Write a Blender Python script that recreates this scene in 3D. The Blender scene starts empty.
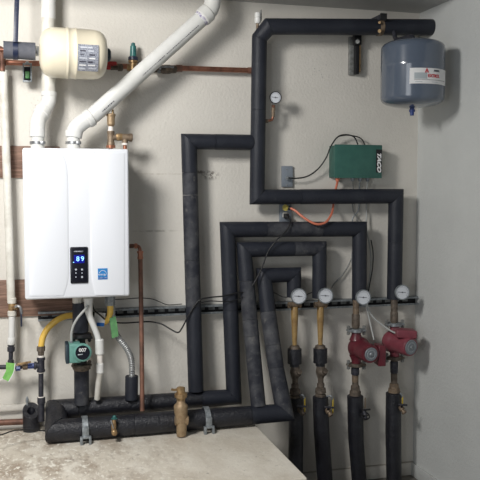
import bpy, bmesh, math, random
from mathutils import Vector, Matrix
random.seed(4)
V = Vector
SC = bpy.context.scene
COL = SC.collection
R = math.radians
# ------------------------------------------------------------------ camera
F = 785.0
CAM = V((0.0, -3.8, 1.57))
YAW, PITCH = R(15.5), R(3.86)
cd = bpy.data.cameras.new('camera'); cam = bpy.data.objects.new('camera', cd); COL.objects.link(cam)
cam.location = CAM; cam.rotation_euler = (R(90) - PITCH, 0, -YAW)
cd.sensor_width = 36; cd.lens = F / 480 * 36; cd.clip_start = 0.05
SC.camera = cam
CR = cam.rotation_euler.to_matrix()

def P(px, py, w):
    """a point of the room that is seen at px,py and stands w metres in front of the back wall"""
    d = CR @ V(((px - 240) / F, (240 - py) / F, -1))
    return CAM + d * ((-w - CAM.y) / d.y)
def S(px, py, w):
    """metres per pixel there"""
    q = CR.transposed() @ (P(px, py, w) - CAM)
    return -q.z / F

# ------------------------------------------------------------------ materials
def lin(c):
    return tuple(((x / 255) / 12.92 if x / 255 <= .04045 else ((x / 255 + .055) / 1.055) ** 2.4) for x in c) + (1,)
MATS = {}
def mat(name, c, rough=.5, metal=0, c2=None, scale=20, lo=.4, hi=.65, bump=0, bscale=60, spec=.5, coat=0, emit=0, c3=None, scale3=90, lo3=.6, hi3=.7, trans=0):
    m = bpy.data.materials.new(name); m.use_nodes = True
    N, L = m.node_tree.nodes, m.node_tree.links
    b = N['Principled BSDF']
    b.inputs['Base Color'].default_value = lin(c); b.inputs['Roughness'].default_value = rough
    b.inputs['Metallic'].default_value = metal; b.inputs['Specular IOR Level'].default_value = spec
    b.inputs['Coat Weight'].default_value = coat
    if trans: b.inputs['Transmission Weight'].default_value = trans
    if emit:
        b.inputs['Emission Color'].default_value = lin(c); b.inputs['Emission Strength'].default_value = emit
    tc = N.new('ShaderNodeTexCoord')
    def noise(sc, det=5, rg=.6):
        n = N.new('ShaderNodeTexNoise'); n.inputs['Scale'].default_value = sc; n.inputs['Detail'].default_value = det
        n.inputs['Roughness'].default_value = rg; L.new(tc.outputs['Object'], n.inputs['Vector']); return n
    src = None
    for (cc, sc, l, h) in ((c2, scale, lo, hi), (c3, scale3, lo3, hi3)):
        if not cc: continue
        n = noise(sc)
        r = N.new('ShaderNodeMapRange'); r.inputs[1].default_value = l; r.inputs[2].default_value = h
        L.new(n.outputs['Fac'], r.inputs[0])
        mx = N.new('ShaderNodeMix'); mx.data_type = 'RGBA'
        L.new(r.outputs[0], mx.inputs['Factor'])
        if src: L.new(src, mx.inputs['A'])
        else: mx.inputs['A'].default_value = lin(c)
        mx.inputs['B'].default_value = lin(cc)
        src = mx.outputs['Result']
    if src: L.new(src, b.inputs['Base Color'])
    if bump:
        n = noise(bscale, 4); bp = N.new('ShaderNodeBump'); bp.inputs['Strength'].default_value = bump
        bp.inputs['Distance'].default_value = .004
        L.new(n.outputs['Fac'], bp.inputs['Height']); L.new(bp.outputs['Normal'], b.inputs['Normal'])
    MATS[name] = m
    return m
mat('foam', (35, 38, 47), .5, c2=(45, 48, 56), scale=9, lo=.45, hi=.75, bump=.5, bscale=120, spec=.35, c3=(62, 64, 69), scale3=26, lo3=.62, hi3=.78)
mat('foam_dusty', (41, 43, 51), .6, c2=(84, 85, 88), scale=11, lo=.42, hi=.72, bump=.6, bscale=120, spec=.3, c3=(94, 93, 92), scale3=38, lo3=.58, hi3=.75)
mat('foam_dark', (25, 26, 33), .36, c2=(38, 40, 47), scale=14, lo=.5, hi=.7, bump=1.0, bscale=110, spec=.55)
mat('foam_inside', (16, 16, 19), .9)
mat('foam_grey', (84, 86, 94), .7, c2=(98, 99, 106), scale=22, bump=.4, bscale=150, spec=.2)
mat('copper', (162, 112, 92), .38, .8, c2=(112, 78, 66), scale=30, lo=.45, hi=.7)
mat('copper_dull', (136, 98, 82), .55, .4, c2=(98, 72, 62), scale=18)
mat('brass', (176, 148, 108), .42, .6, c2=(134, 108, 78), scale=40, bump=.2)
mat('brass_old', (142, 124, 104), .55, .4, c2=(104, 90, 76), scale=45, bump=.3)
mat('brass_dark', (112, 101, 90), .6, .3, c2=(78, 70, 62), scale=45, bump=.3)
mat('bronze', (168, 146, 116), .48, .4, c2=(146, 122, 94), scale=60, bump=.4, bscale=200)
mat('pvc', (222, 222, 220), .35, c2=(212, 212, 208), scale=9, spec=.45)
mat('pvc_old', (222, 220, 212), .45, c2=(198, 194, 184), scale=14)
mat('ink', (62, 62, 74), .6)
mat('primer', (150, 140, 178), .5, c2=(236, 236, 234), scale=60, lo=.4, hi=.6)
mat('white_enamel', (228, 231, 237), .28, spec=.5, coat=.25)
mat('heater_side', (214, 216, 220), .4)
mat('groove', (196, 200, 208), .5)
mat('black_gloss', (24, 25, 34), .2, coat=.4)
mat('black', (24, 24, 27), .5)
mat('black_rubber', (28, 28, 31), .6)
mat('screen_blue', (10, 16, 120), .3, emit=.55)
mat('digits', (140, 205, 255), .3, emit=1.3)
mat('button_print', (190, 195, 205), .5)
mat('cream', (228, 219, 196), .32, spec=.5, coat=.3)
mat('silver_label', (176, 180, 190), .35, .3, c2=(132, 136, 150), scale=240, lo=.45, hi=.55)
mat('label_white', (226, 226, 226), .5)
mat('label_blue', (40, 128, 196), .45)
mat('label_deep', (24, 92, 168), .45)
mat('label_red', (188, 32, 46), .5)
mat('label_grey', (172, 180, 184), .5)
mat('grey_enamel', (88, 98, 113), .2, spec=.6, coat=.5)
mat('galv', (158, 164, 168), .45, .55, c2=(120, 126, 130), scale=70, bump=.2)
mat('galv_dark', (146, 148, 146), .55, .3, c2=(112, 112, 110), scale=50)
mat('steel', (186, 188, 190), .35, .8, c2=(140, 142, 146), scale=60)
mat('black_steel', (52, 53, 62), .5, .3, c2=(84, 82, 84), scale=60, lo=.5, hi=.7, bump=.3)
mat('red_pump', (102, 36, 47), .42, c2=(88, 31, 42), scale=30, bump=.15, coat=.1)
mat('red_pump_light', (132, 64, 75), .42, c2=(120, 57, 68), scale=30, bump=.1, coat=.1)
mat('plate_grey', (126, 132, 138), .4, .3)
mat('plate_blue', (140, 148, 158), .4, .3)
mat('teal', (106, 156, 146), .45, c2=(92, 140, 130), scale=40, bump=.15)
mat('green_box', (52, 98, 88), .5, c2=(46, 90, 82), scale=20)
mat('green_tag', (124, 186, 92), .5, c2=(100, 166, 74), scale=60)
mat('green_tag_dark', (84, 138, 84), .55, c2=(64, 112, 68), scale=60)
mat('green_knob', (50, 116, 110), .35, c2=(30, 80, 84), scale=40)
mat('yellow_hose', (236, 196, 96), .4, c2=(228, 186, 84), scale=30, spec=.5)
mat('yellow_handle', (190, 164, 58), .5)
mat('amber', (160, 132, 84), .45, c2=(134, 106, 66), scale=40, spec=.5)
mat('orange_cord', (206, 118, 92), .5)
mat('yellow_plug', (196, 180, 90), .5)
mat('blue_paint', (40, 62, 122), .4)
mat('navy', (30, 38, 62), .4)
mat('red_handle', (160, 40, 42), .5)
mat('grey_cord', (168, 170, 168), .5)
mat('white_teflon', (226, 220, 214), .6)
mat('steel_light', (176, 178, 178), .35, .45, c2=(130, 132, 134), scale=90)
mat('wire_black', (20, 20, 22), .45)
mat('dial', (206, 210, 216), .4)
mat('copper_bright', (180, 124, 100), .35, .75)
mat('teal_dark', (40, 56, 66), .4)

def wall_mat(name, base, spots):
    m = bpy.data.materials.new(name); m.use_nodes = True
    N, L = m.node_tree.nodes, m.node_tree.links
    b = N['Principled BSDF']; b.inputs['Roughness'].default_value = .62; b.inputs['Specular IOR Level'].default_value = .3
    g = N.new('ShaderNodeNewGeometry')
    def noise(sc, det=5, vec=None):
        n = N.new('ShaderNodeTexNoise'); n.inputs['Scale'].default_value = sc; n.inputs['Detail'].default_value = det
        n.inputs['Roughness'].default_value = .6
        L.new(vec or g.outputs['Position'], n.inputs['Vector']); return n.outputs['Fac']
    def rng(s, a, c, d=0, e=1):
        r = N.new('ShaderNodeMapRange'); r.inputs[1].default_value = a; r.inputs[2].default_value = c
        r.inputs[3].default_value = d; r.inputs[4].default_value = e; L.new(s, r.inputs[0]); return r.outputs[0]
    def mul(a, c):
        x = N.new('ShaderNodeMath'); x.operation = 'MULTIPLY'; L.new(a, x.inputs[0]); L.new(c, x.inputs[1]); return x.outputs[0]
    def mix(f, a, c2):
        mx = N.new('ShaderNodeMix'); mx.data_type = 'RGBA'; L.new(f, mx.inputs['Factor'])
        if isinstance(a, tuple): mx.inputs['A'].default_value = lin(a)
        else: L.new(a, mx.inputs['A'])
        mx.inputs['B'].default_value = lin(c2); return mx.outputs['Result']
    c = mix(rng(noise(3), .35, .7), base, tuple(x - 7 for x in base))
    for (pt, rx, rz, sc, lo, hi, colr, amt) in spots:     # dirt marks, each at its own place on the wall
        mp = N.new('ShaderNodeVectorMath'); mp.operation = 'SUBTRACT'; L.new(g.outputs['Position'], mp.inputs[0]); mp.inputs[1].default_value = pt
        sc_ = N.new('ShaderNodeVectorMath'); sc_.operation = 'MULTIPLY'; L.new(mp.outputs[0], sc_.inputs[0]); sc_.inputs[1].default_value = (1 / rx, 1, 1 / rz)
        ln = N.new('ShaderNodeVectorMath'); ln.operation = 'LENGTH'; L.new(sc_.outputs[0], ln.inputs[0])
        f = mul(rng(ln.outputs['Value'], .3, 1.0, amt, 0), rng(noise(sc, 7), lo, hi))
        c = mix(f, c, colr)
    L.new(c, b.inputs['Base Color'])
    bp = N.new('ShaderNodeBump'); bp.inputs['Strength'].default_value = .6; bp.inputs['Distance'].default_value = .0045
    L.new(noise(75, 3), bp.inputs['Height']); L.new(bp.outputs['Normal'], b.inputs['Normal'])
    MATS[name] = m
wall_mat('wall_paint', (216, 212, 204), [
    (tuple(P(210, 175, 0)), .055, .030, 60, .46, .56, (96, 88, 80), .9),
    (tuple(P(199, 172, 0)), .04, .012, 60, .42, .52, (90, 82, 76), .8),
    (tuple(P(322, 72, 0)), .10, .075, 75, .60, .66, (120, 124, 130), .8),
    (tuple(P(160, 174, 0)), .26, .006, 30, .40, .55, (182, 176, 164), .5),
    (tuple(P(155, 231, 0)), .13, .007, 40, .40, .55, (158, 154, 144), .7),
    (tuple(P(352, 350, 0)), .10, .12, 70, .62, .68, (120, 116, 108), .6),
    (tuple(P(38, 105, 0)), .05, .05, 70, .55, .62, (170, 164, 160), .7),
])
wall_mat('wall_paint_right', (206, 208, 206), [])
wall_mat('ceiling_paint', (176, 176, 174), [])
# painted concrete platform with stains
def platform_mat():
    m = bpy.data.materials.new('platform'); m.use_nodes = True
    N, L = m.node_tree.nodes, m.node_tree.links
    b = N['Principled BSDF']; b.inputs['Roughness'].default_value = .7; b.inputs['Specular IOR Level'].default_value = .3
    g = N.new('ShaderNodeNewGeometry')
    def noise(sc, det=6, st=(1, 1, 1)):
        mp = N.new('ShaderNodeMapping'); mp.inputs['Scale'].default_value = st; L.new(g.outputs['Position'], mp.inputs[0])
        n = N.new('ShaderNodeTexNoise'); n.inputs['Scale'].default_value = sc; n.inputs['Detail'].default_value = det
        n.inputs['Roughness'].default_value = .65; L.new(mp.outputs[0], n.inputs['Vector']); return n.outputs['Fac']
    def rng(s, a, c, d=0, e=1):
        r = N.new('ShaderNodeMapRange'); r.inputs[1].default_value = a; r.inputs[2].default_value = c
        r.inputs[3].default_value = d; r.inputs[4].default_value = e; L.new(s, r.inputs[0]); return r.outputs[0]
    def mix(f, a, c2):
        mx = N.new('ShaderNodeMix'); mx.data_type = 'RGBA'; L.new(f, mx.inputs['Factor'])
        if isinstance(a, tuple): mx.inputs['A'].default_value = lin(a)
        else: L.new(a, mx.inputs['A'])
        mx.inputs['B'].default_value = lin(c2); return mx.outputs['Result']
    sx = N.new('ShaderNodeSeparateXYZ'); L.new(g.outputs['Position'], sx.inputs[0])
    left = rng(sx.outputs[0], .15, .75, 1, .15)
    def mulc(f, k):
        x = N.new('ShaderNodeMath'); x.operation = 'MULTIPLY'; L.new(f, x.inputs[0]); L.new(k, x.inputs[1]); return x.outputs[0]
    c = mix(rng(noise(5, st=(1, .6, 1)), .42, .6), (226, 220, 208), (212, 204, 190))
    c = mix(mulc(rng(noise(9, st=(1, .5, 1)), .45, .62), left), c, (168, 154, 138))
    c = mix(mulc(rng(noise(38, 8, st=(1, .5, 1)), .56, .78), left), c, (134, 120, 108))
    c = mix(rng(noise(34, 8), .63, .70, 0, .6), c, (110, 100, 90))
    c = mix(mulc(rng(noise(46, 6, st=(1, .6, 1)), .54, .62), left), c, (236, 232, 222))
    L.new(c, b.inputs['Base Color'])
    bp = N.new('ShaderNodeBump'); bp.inputs['Strength'].default_value = .6; bp.inputs['Distance'].default_value = .005
    L.new(noise(40, 5), bp.inputs['Height']); L.new(bp.outputs['Normal'], b.inputs['Normal'])
    MATS['platform'] = m
platform_mat()
def wood_mat():
    m = bpy.data.materials.new('wood'); m.use_nodes = True
    N, L = m.node_tree.nodes, m.node_tree.links
    b = N['Principled BSDF']; b.inputs['Roughness'].default_value = .7
    tc = N.new('ShaderNodeTexCoord'); mp = N.new('ShaderNodeMapping'); mp.inputs['Scale'].default_value = (3, 20, 40)
    L.new(tc.outputs['Object'], mp.inputs[0])
    n = N.new('ShaderNodeTexNoise'); n.inputs['Scale'].default_value = 4; n.inputs['Detail'].default_value = 8; L.new(mp.outputs[0], n.inputs['Vector'])
    r = N.new('ShaderNodeValToRGB'); r.color_ramp.elements[0].position = .35; r.color_ramp.elements[1].position = .68
    r.color_ramp.elements[0].color = lin((100, 76, 64)); r.color_ramp.elements[1].color = lin((150, 120, 104))
    L.new(n.outputs['Fac'], r.inputs[0]); L.new(r.outputs[0], b.inputs['Base Color'])
    MATS['wood'] = m
wood_mat()

# ------------------------------------------------------------------ mesh building
class G:
    def __init__(s): s.bm = bmesh.new()
    def loft(s, rings, caps=True):
        bm = s.bm; vr = [[bm.verts.new(p) for p in r] for r in rings]
        n = len(vr[0])
        for a, b in zip(vr, vr[1:]):
            for i in range(n):
                bm.faces.new((a[i], a[(i + 1) % n], b[(i + 1) % n], b[i]))
        if caps:
            bm.faces.new(list(reversed(vr[0]))); bm.faces.new(vr[-1])
        return s
    def frame(s, d):
        d = d.normalized(); up = V((0, 0, 1)) if abs(d.z) < .9 else V((0, 1, 0))
        u = d.cross(up).normalized(); return u, u.cross(d).normalized()
    def stack(s, cr, axis=None, n=24, caps=True):
        axis = axis or (cr[-1][0] - cr[0][0]); u, v = s.frame(axis)
        return s.loft([[c + (u * math.cos(2 * math.pi * i / n) + v * math.sin(2 * math.pi * i / n)) * max(r, 1e-4) for i in range(n)] for c, r in cr], caps)
    def cyl(s, a, b, r, r2=None, n=20): return s.stack([(a, r), (b, r if r2 is None else r2)], n=n)
    def lathe(s, a, b, prof, n=28): return s.stack([(a.lerp(b, t), r) for t, r in prof], axis=b - a, n=n)
    def px(s, w, rows, n=22):
        """vertical turned piece: rows of (px, py, radius in px) top to bottom"""
        return s.stack([(P(x, y, w), r * S(x, y, w)) for x, y, r in rows], axis=V((0, 0, -1)), n=n)
    def tube(s, pts, r, n=10, sub=8, smooth=True):
        if smooth and len(pts) > 2:
            q = [pts[0] * 2 - pts[1]] + list(pts) + [pts[-1] * 2 - pts[-2]]; out = []
            for i in range(1, len(q) - 2):
                p0, p1, p2, p3 = q[i - 1:i + 3]
                for k in range(sub):
                    t = k / sub
                    out.append(.5 * ((2 * p1) + (p2 - p0) * t + (2 * p0 - 5 * p1 + 4 * p2 - p3) * t * t + (3 * p1 - p0 - 3 * p2 + p3) * t ** 3))
            out.append(q[-2]); pts = out
        rings = []; u = None
        for i, p in enumerate(pts):
            d = (pts[min(i + 1, len(pts) - 1)] - pts[max(i - 1, 0)]).normalized()
            if u is None: u = s.frame(d)[0]
            u = (u - d * u.dot(d)).normalized(); v = u.cross(d)
            rr = r(i / (len(pts) - 1)) if callable(r) else r
            rings.append([p + (u * math.cos(2 * math.pi * k / n) - v * math.sin(2 * math.pi * k / n)) * rr for k in range(n)])
        s.loft(rings); return s
    def box(s, c, size, ax=None, bev=0, seg=2):
        b2 = bmesh.new(); bmesh.ops.create_cube(b2, size=1)
        for v in b2.verts: v.co = V((v.co.x * size[0], v.co.y * size[1], v.co.z * size[2]))
        if bev: bmesh.ops.bevel(b2, geom=b2.edges[:], offset=bev, segments=seg, affect='EDGES', profile=.5)
        M = (ax.to_4x4() if ax else Matrix()); M = Matrix.Translation(c) @ M
        b2.transform(M); me = bpy.data.meshes.new('t'); b2.to_mesh(me); b2.free(); s.bm.from_mesh(me); bpy.data.meshes.remove(me); return s
    def prism(s, pts, ext):
        return s.loft([pts, [p + ext for p in pts]])
    def ball(s, c, r, n=20):
        r = r if isinstance(r, (tuple, list)) else (r, r, r)
        b2 = bmesh.new(); bmesh.ops.create_uvsphere(b2, u_segments=n, v_segments=n // 2, radius=1)
        for v in b2.verts: v.co = V((v.co.x * r[0], v.co.y * r[1], v.co.z * r[2])) + c
        me = bpy.data.meshes.new('t'); b2.to_mesh(me); b2.free(); s.bm.from_mesh(me); bpy.data.meshes.remove(me); return s
    def torus(s, c, axis, r, t, a0=0, a1=360, n=28, m=8, rx=1):
        u, v = s.frame(axis); pts = []
        k = max(3, int(n * (a1 - a0) / 360))
        for i in range(k + (0 if a1 - a0 >= 360 else 1)):
            a = R(a0 + (a1 - a0) * i / k); pts.append(c + (u * math.cos(a) + v * math.sin(a)) * r)
        if a1 - a0 >= 360:
            rings = []
            for i in range(len(pts)):
                o = (pts[i] - c).normalized(); ax = axis.normalized()
                rings.append([pts[i] + (o * math.cos(2 * math.pi * j / m) + ax * math.sin(2 * math.pi * j / m) * rx) * t for j in range(m)])
            bm = s.bm; vr = [[bm.verts.new(p) for p in r_] for r_ in rings]
            for i in range(len(vr)):
                a, b = vr[i], vr[(i + 1) % len(vr)]
                for j in range(m): bm.faces.new((a[j], a[(j + 1) % m], b[(j + 1) % m], b[j]))
        else: s.tube(pts, t, n=m, smooth=False)
        return s
    def band(s, c, axis, r, width, t, n=32, a0=0, a1=360):
        """flat strap round a pipe"""
        u, v = s.frame(axis); ax = axis.normalized() * width / 2; full = a1 - a0 >= 360; k = n
        rings = []
        for i in range(k if full else k + 1):
            a = R(a0 + (a1 - a0) * i / k); o = u * math.cos(a) + v * math.sin(a)
            rings.append([c + o * r - ax, c + o * r + ax, c + o * (r + t) + ax, c + o * (r + t) - ax])
        if full:
            vr = [[s.bm.verts.new(p) for p in q] for q in rings]
            for i in range(len(vr)):
                a, b = vr[i], vr[(i + 1) % len(vr)]
                for j in range(4): s.bm.faces.new((a[j], a[(j + 1) % 4], b[(j + 1) % 4], b[j]))
        else: s.loft(rings)
        return s

WL = {}          # world location of each root
def _link(name, me, mt, parent, loc):
    o = bpy.data.objects.new(name, me); COL.objects.link(o)
    for m_ in (mt if isinstance(mt, (list, tuple)) else [mt]): me.materials.append(MATS[m_])
    if parent: o.parent = parent
    else: o.location = loc
    WL[o] = loc
    return o
def part(name, g, mt, parent, label=None, ang=31, smooth=True):
    loc = WL[parent]; bm = g.bm
    bmesh.ops.recalc_face_normals(bm, faces=bm.faces[:])
    bmesh.ops.translate(bm, verts=bm.verts[:], vec=-loc)
    me = bpy.data.meshes.new(name); bm.to_mesh(me); bm.free()
    if smooth:
        me.polygons.foreach_set('use_smooth', [True] * len(me.polygons)); me.set_sharp_from_angle(angle=R(ang))
    o = _link(name, me, mt, parent, loc)
    if label: o['label'] = label
    return o
def root(name, label, cat, loc, group=None):
    o = bpy.data.objects.new(name, None); COL.objects.link(o); o.location = loc; o.empty_display_size = .05
    o['label'] = label; o['category'] = cat
    if group: o['group'] = group
    WL[o] = V(loc); return o
def solo(name, g, mt, label, cat, group=None, kind=None, ang=38, smooth=True):
    bm = g.bm; bmesh.ops.recalc_face_normals(bm, faces=bm.faces[:])
    cs = [v.co for v in bm.verts]; n = len(cs)
    loc = V((sum(c.x for c in cs) / n, sum(c.y for c in cs) / n, min(c.z for c in cs)))
    bmesh.ops.translate(bm, verts=bm.verts[:], vec=-loc)
    me = bpy.data.meshes.new(name); bm.to_mesh(me); bm.free()
    if smooth:
        me.polygons.foreach_set('use_smooth', [True] * len(me.polygons)); me.set_sharp_from_angle(angle=R(ang))
    o = _link(name, me, mt, None, loc)
    if kind: o['kind'] = kind
    else: o['label'] = label; o['category'] = cat
    if group: o['group'] = group
    return o
def struct(name, g, mt):
    o = solo(name, g, mt, None, None, kind='structure'); return o
def text(name, body, size, loc, mt, parent, ax=None, ext=.0004, bold=0, alignx='CENTER', sx=1, shear=0):
    c = bpy.data.curves.new(name, 'FONT'); c.body = body; c.size = size; c.extrude = ext; c.offset = bold; c.shear = shear
    c.align_x = alignx; c.align_y = 'CENTER'
    tmp = bpy.data.objects.new('tmp', c); COL.objects.link(tmp); me = bpy.data.meshes.new_from_object(tmp)
    bpy.data.objects.remove(tmp); bpy.data.curves.remove(c); me.materials.clear(); me.materials.append(MATS[mt])
    o = bpy.data.objects.new(name, me); COL.objects.link(o); o.parent = parent
    o.location = loc - WL[parent]; o.rotation_euler = (ax if ax else Matrix.Rotation(R(90), 3, 'X')).to_euler(); o.scale = (sx, 1, 1)
    return o
def dup(r0, loc, label=None, group=None):
    r = r0.copy(); COL.objects.link(r); r.location = loc; WL[r] = V(loc)
    if label: r['label'] = label
    if group: r['group'] = group
    for ch in list(r0.children):
        c = ch.copy(); COL.objects.link(c); c.parent = r
        for g_ in list(ch.children):
            d = g_.copy(); COL.objects.link(d); d.parent = c
    return r
def PP(lst): return [P(*a) for a in lst]

# mitred foam pipe run
def foam_run(name, label, pts, rad, splits=None, mats='foam', cat='pipe', group=None, n=28, part_name='foam_sleeve', hollow_end=False):
    """pts: world points, rad: radius per point; every straight sleeve is its own part, joints are mitred"""
    zmin = min(pts, key=lambda p: p.z)
    t = root(name, label, cat, V((zmin.x, zmin.y, zmin.z)), group)
    segs = len(pts) - 1; dirs = [(pts[i + 1] - pts[i]).normalized() for i in range(segs)]
    pl = [dirs[0]] + [(dirs[i - 1] + dirs[i]).normalized() for i in range(1, segs)] + [dirs[-1]]
    for i in range(segs):
        d = dirs[i]; q0, q1 = pts[i], pts[i + 1]
        fr = [0] + list((splits or {}).get(i, [])) + [1]
        for k in range(len(fr) - 1):
            f0, f1 = fr[k], fr[k + 1]; gseg = G(); u, v = gseg.frame(d)
            jit = 1 + (random.uniform(-.025, .025) if len(fr) > 2 else 0)
            rings = []; m = 7; L_ = (q1 - q0).length
            for j in range(m + 1):
                f = f0 + (f1 - f0) * j / m
                if j == 0: f += .0006 / L_
                if j == m: f -= .0006 / L_
                c = q0.lerp(q1, f); r = (rad[i] + (rad[i + 1] - rad[i]) * f) * jit
                if j in (0, m): r *= .985
                nn = pl[i] if (k == 0 and j == 0) else pl[i + 1] if (k == len(fr) - 2 and j == m) else d
                ring = []
                for a in range(n):
                    th = 2 * math.pi * a / n; p = c + (u * math.cos(th) + v * math.sin(th)) * r
                    p = p - d * ((p - c).dot(nn) / d.dot(nn)); ring.append(p)
                rings.append(ring)
                if j == 0 or j == m - 1:
                    # bead ring just inside the cut, so the sleeve edge is slightly rounded
                    off = .004 if j == 0 else -.004
                    if j == 0:
                        rings.append([p + d * .004 + ((p - c) - d * (p - c).dot(d)).normalized() * r * .015 for p in ring])
                        rings[0] = ring
                    
            gseg.loft(rings)
            mm = mats if isinstance(mats, str) else mats.get((i, k), mats.get(i, 'foam'))
            part(part_name, gseg, mm, t, ang=50)
    return t

# ------------------------------------------------------------------ the setting
XR = P(416, 250, 0).x
CZ = P(420, 13.4, 0).z
struct('wall_back', G().box(V(((XR - 1.6) / 2 + .0, .05, CZ / 2)), (XR + 1.6, .1, CZ)), 'wall_paint')
struct('wall_right', G().box(V((XR + .05, -1.55, CZ / 2)), (.1, 3.3, CZ)), 'wall_paint_right')
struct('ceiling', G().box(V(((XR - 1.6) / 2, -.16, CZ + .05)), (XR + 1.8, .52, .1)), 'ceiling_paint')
mat('floor_paint', (120, 116, 110), .7, c2=(90, 86, 82), scale=8, bump=.4)
struct('floor', G().box(V((.4, -2.2, -.05)), (5.2, 5.0, .1)), 'floor_paint')
bz = P(411, 462, 0).z
struct('baseboard_back', G().box(V(((1.04 + XR) / 2, -.005, bz / 2)), (XR - 1.04, .012, bz), bev=.003), 'wall_paint')
struct('baseboard_right', G().box(V((XR - .007, -1.6, bz / 2)), (.016, 3.2, bz), bev=.003), 'wall_paint_right')
mat('crack', (168, 162, 152), .8)
struct('trim_1', G().box(V(((1.04 + XR) / 2, -.0045, bz + .003)), (XR - 1.04, .008, .004)), 'crack')
# low masonry lip behind the platform at the far left
a = P(0, 405, .02); b = P(60, 403, .02)
struct('trim_2', G().box(V(((a.x + b.x) / 2 - .6, -.012, a.z - .018)), (b.x - a.x + 1.2, .024, .03), bev=.006), 'wall_paint')
PZ = P(50, 443, .27).z
PX = P(257, 428, .34).x + .018
mat_dummy = None
solo('raised_platform', G().box(V(((PX - 1.6) / 2, -.487, PZ / 2)), (PX + 1.6, .966, PZ), bev=.008, seg=3), 'platform',
     'low white-painted concrete platform with brown stains under the black pipes', 'platform')
# brown boards on the wall behind the heater
for (x0, x1, y0, y1, lab) in ((-60, 60, 145, 178, 'upper brown wooden board on the wall behind the white heater top'),
                              (-60, 80, 282, 314, 'lower brown wooden board on the wall under the white heater')):
    a = P(x0, y0, .006); b = P(x1, y1, .006)
    solo('wooden_board', G().box((a + b) / 2, (b.x - a.x, .012, a.z - b.z), bev=.002), 'wood', lab, 'board')

# ------------------------------------------------------------------ strut channel
def strut():
    a = P(38, 315.5, .0); b = V((XR - .002, 0, P(419, 300, .02).z)); b.z = (a.z + b.z) / 2; a.z = b.z
    h = .021; dpt = .04
    t = root('strut_channel', 'long grey slotted metal channel fixed level across the back wall', 'channel', V(((a.x + b.x) / 2, 0, a.z - h)))
    L_ = b.x - a.x; cx = (a.x + b.x) / 2
    g = G()
    g.box(V((cx, -dpt / 2, a.z + h - .0015)), (L_, dpt, .004)); g.box(V((cx, -dpt / 2, a.z - h + .0015)), (L_, dpt, .004))
    g.box(V((cx, -dpt + .001, a.z + h - .004)), (L_, .003, .009)); g.box(V((cx, -dpt + .001, a.z - h + .004)), (L_, .003, .009))
    part('channel_body', g, 'galv', t)
    g = G().box(V((cx, -.002, a.z)), (L_, .003, h * 2 - .006)); part('back_plate', g, 'black_rubber', t)
    g = G(); x = a.x + .03
    while x < b.x - .03:
        g.box(V((x, -.0042, a.z)), (.032, .002, .014), bev=.0008, seg=1); x += .0508
    part('slot', g, 'galv_dark', t)['kind'] = 'stuff'
    return a.z
STZ = strut()

# ------------------------------------------------------------------ foam pipes
def fr_(x, y, w, rpx): return 1.07 * rpx * S(x, y, w)
W1 = .085
# A: tall riser with the long top pipe, then the lower right loop
ptsA = [P(435, 27.5, .13), P(269, 26.5, .13), P(259.5, 38, .10), P(257, 197, W1), P(396, 196.2, W1), P(394.3, 299, W1)]
foam_run('insulated_riser_pipe', 'tallest black foam pipe run, from top bracket down and over to rightmost loop', ptsA,
         [fr_(435, 27, .13, 7.6), fr_(269, 26, .13, 7.7), fr_(260, 38, .1, 7.2), fr_(257, 196, W1, 7.2), fr_(396, 196, W1, 6.9), fr_(395, 293, W1, 6.9)],
         {0: [.35], 2: [.45], 3: [.3], 4: [.45]}, {0: 'foam', 3: 'foam', 4: 'foam'})
# B
ptsB = [P(252, 142.5, W1), P(189, 141.5, W1), P(192, 260, .09), P(196, 391, .11)]
foam_run('insulated_drop_pipe', 'black foam pipe branching left off the tall riser, dusty lower half', ptsB,
         [fr_(250, 142, W1, 7.2), fr_(189, 141, W1, 7.4), fr_(192, 260, .09, 7.4), fr_(196, 391, .12, 7.4)],
         {0: [.6], 1: [.26, .45], 2: [.35]}, {(1, 2): 'foam_dusty', (2, 0): 'foam_dusty', (2, 1): 'foam', (1, 1): 'foam_dusty'})
# G manifold + C loop + front manifold F + E loop
GZ = P(110, 406, .11).z
FZ = PZ + .0515
def at_z(px, py, z):
    d = CR @ V(((px - 240) / F, (240 - py) / F, -1)); return CAM + d * ((z - CAM.z) / d.z)
f_l = at_z(50, 429.5, FZ); f_r = at_z(288, 414, FZ); yF = (f_l.y + f_r.y) / 2
f_l.y = yF; f_r.y = yF; f_r.x = P(284.5, 415, -yF).x
g_l = P(64, 412, .11); g_l.x = P(62, 412, .11).x; g_l.z = GZ; g_l.x -= .026; f_l.x = g_l.x - .004
g_r = P(234, 398, .11); g_r.z = GZ
cTop = P(227.5, 229.5, W1)
FW = -yF
foam_run('insulated_manifold_pipe', 'black foam pipe on the platform, back one, rising into the widest nested loop',
         [P(359.3, 301, W1), P(359.5, 229, W1), cTop, P(230.5, 310, .09), g_r, V((g_l.x + .101, -.11, GZ))],
         [fr_(360, 290, W1, 6.9), fr_(360, 229, W1, 6.9), fr_(227, 229, W1, 7.2), fr_(231, 310, .09, 7.2), .038, .047],
         {1: [.3, .72], 4: [.22, .6]}, {1: 'foam', 2: 'foam', 3: 'foam', (1, 1): 'foam_dusty', 4: 'foam_dark', (4, 0): 'foam'})
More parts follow.
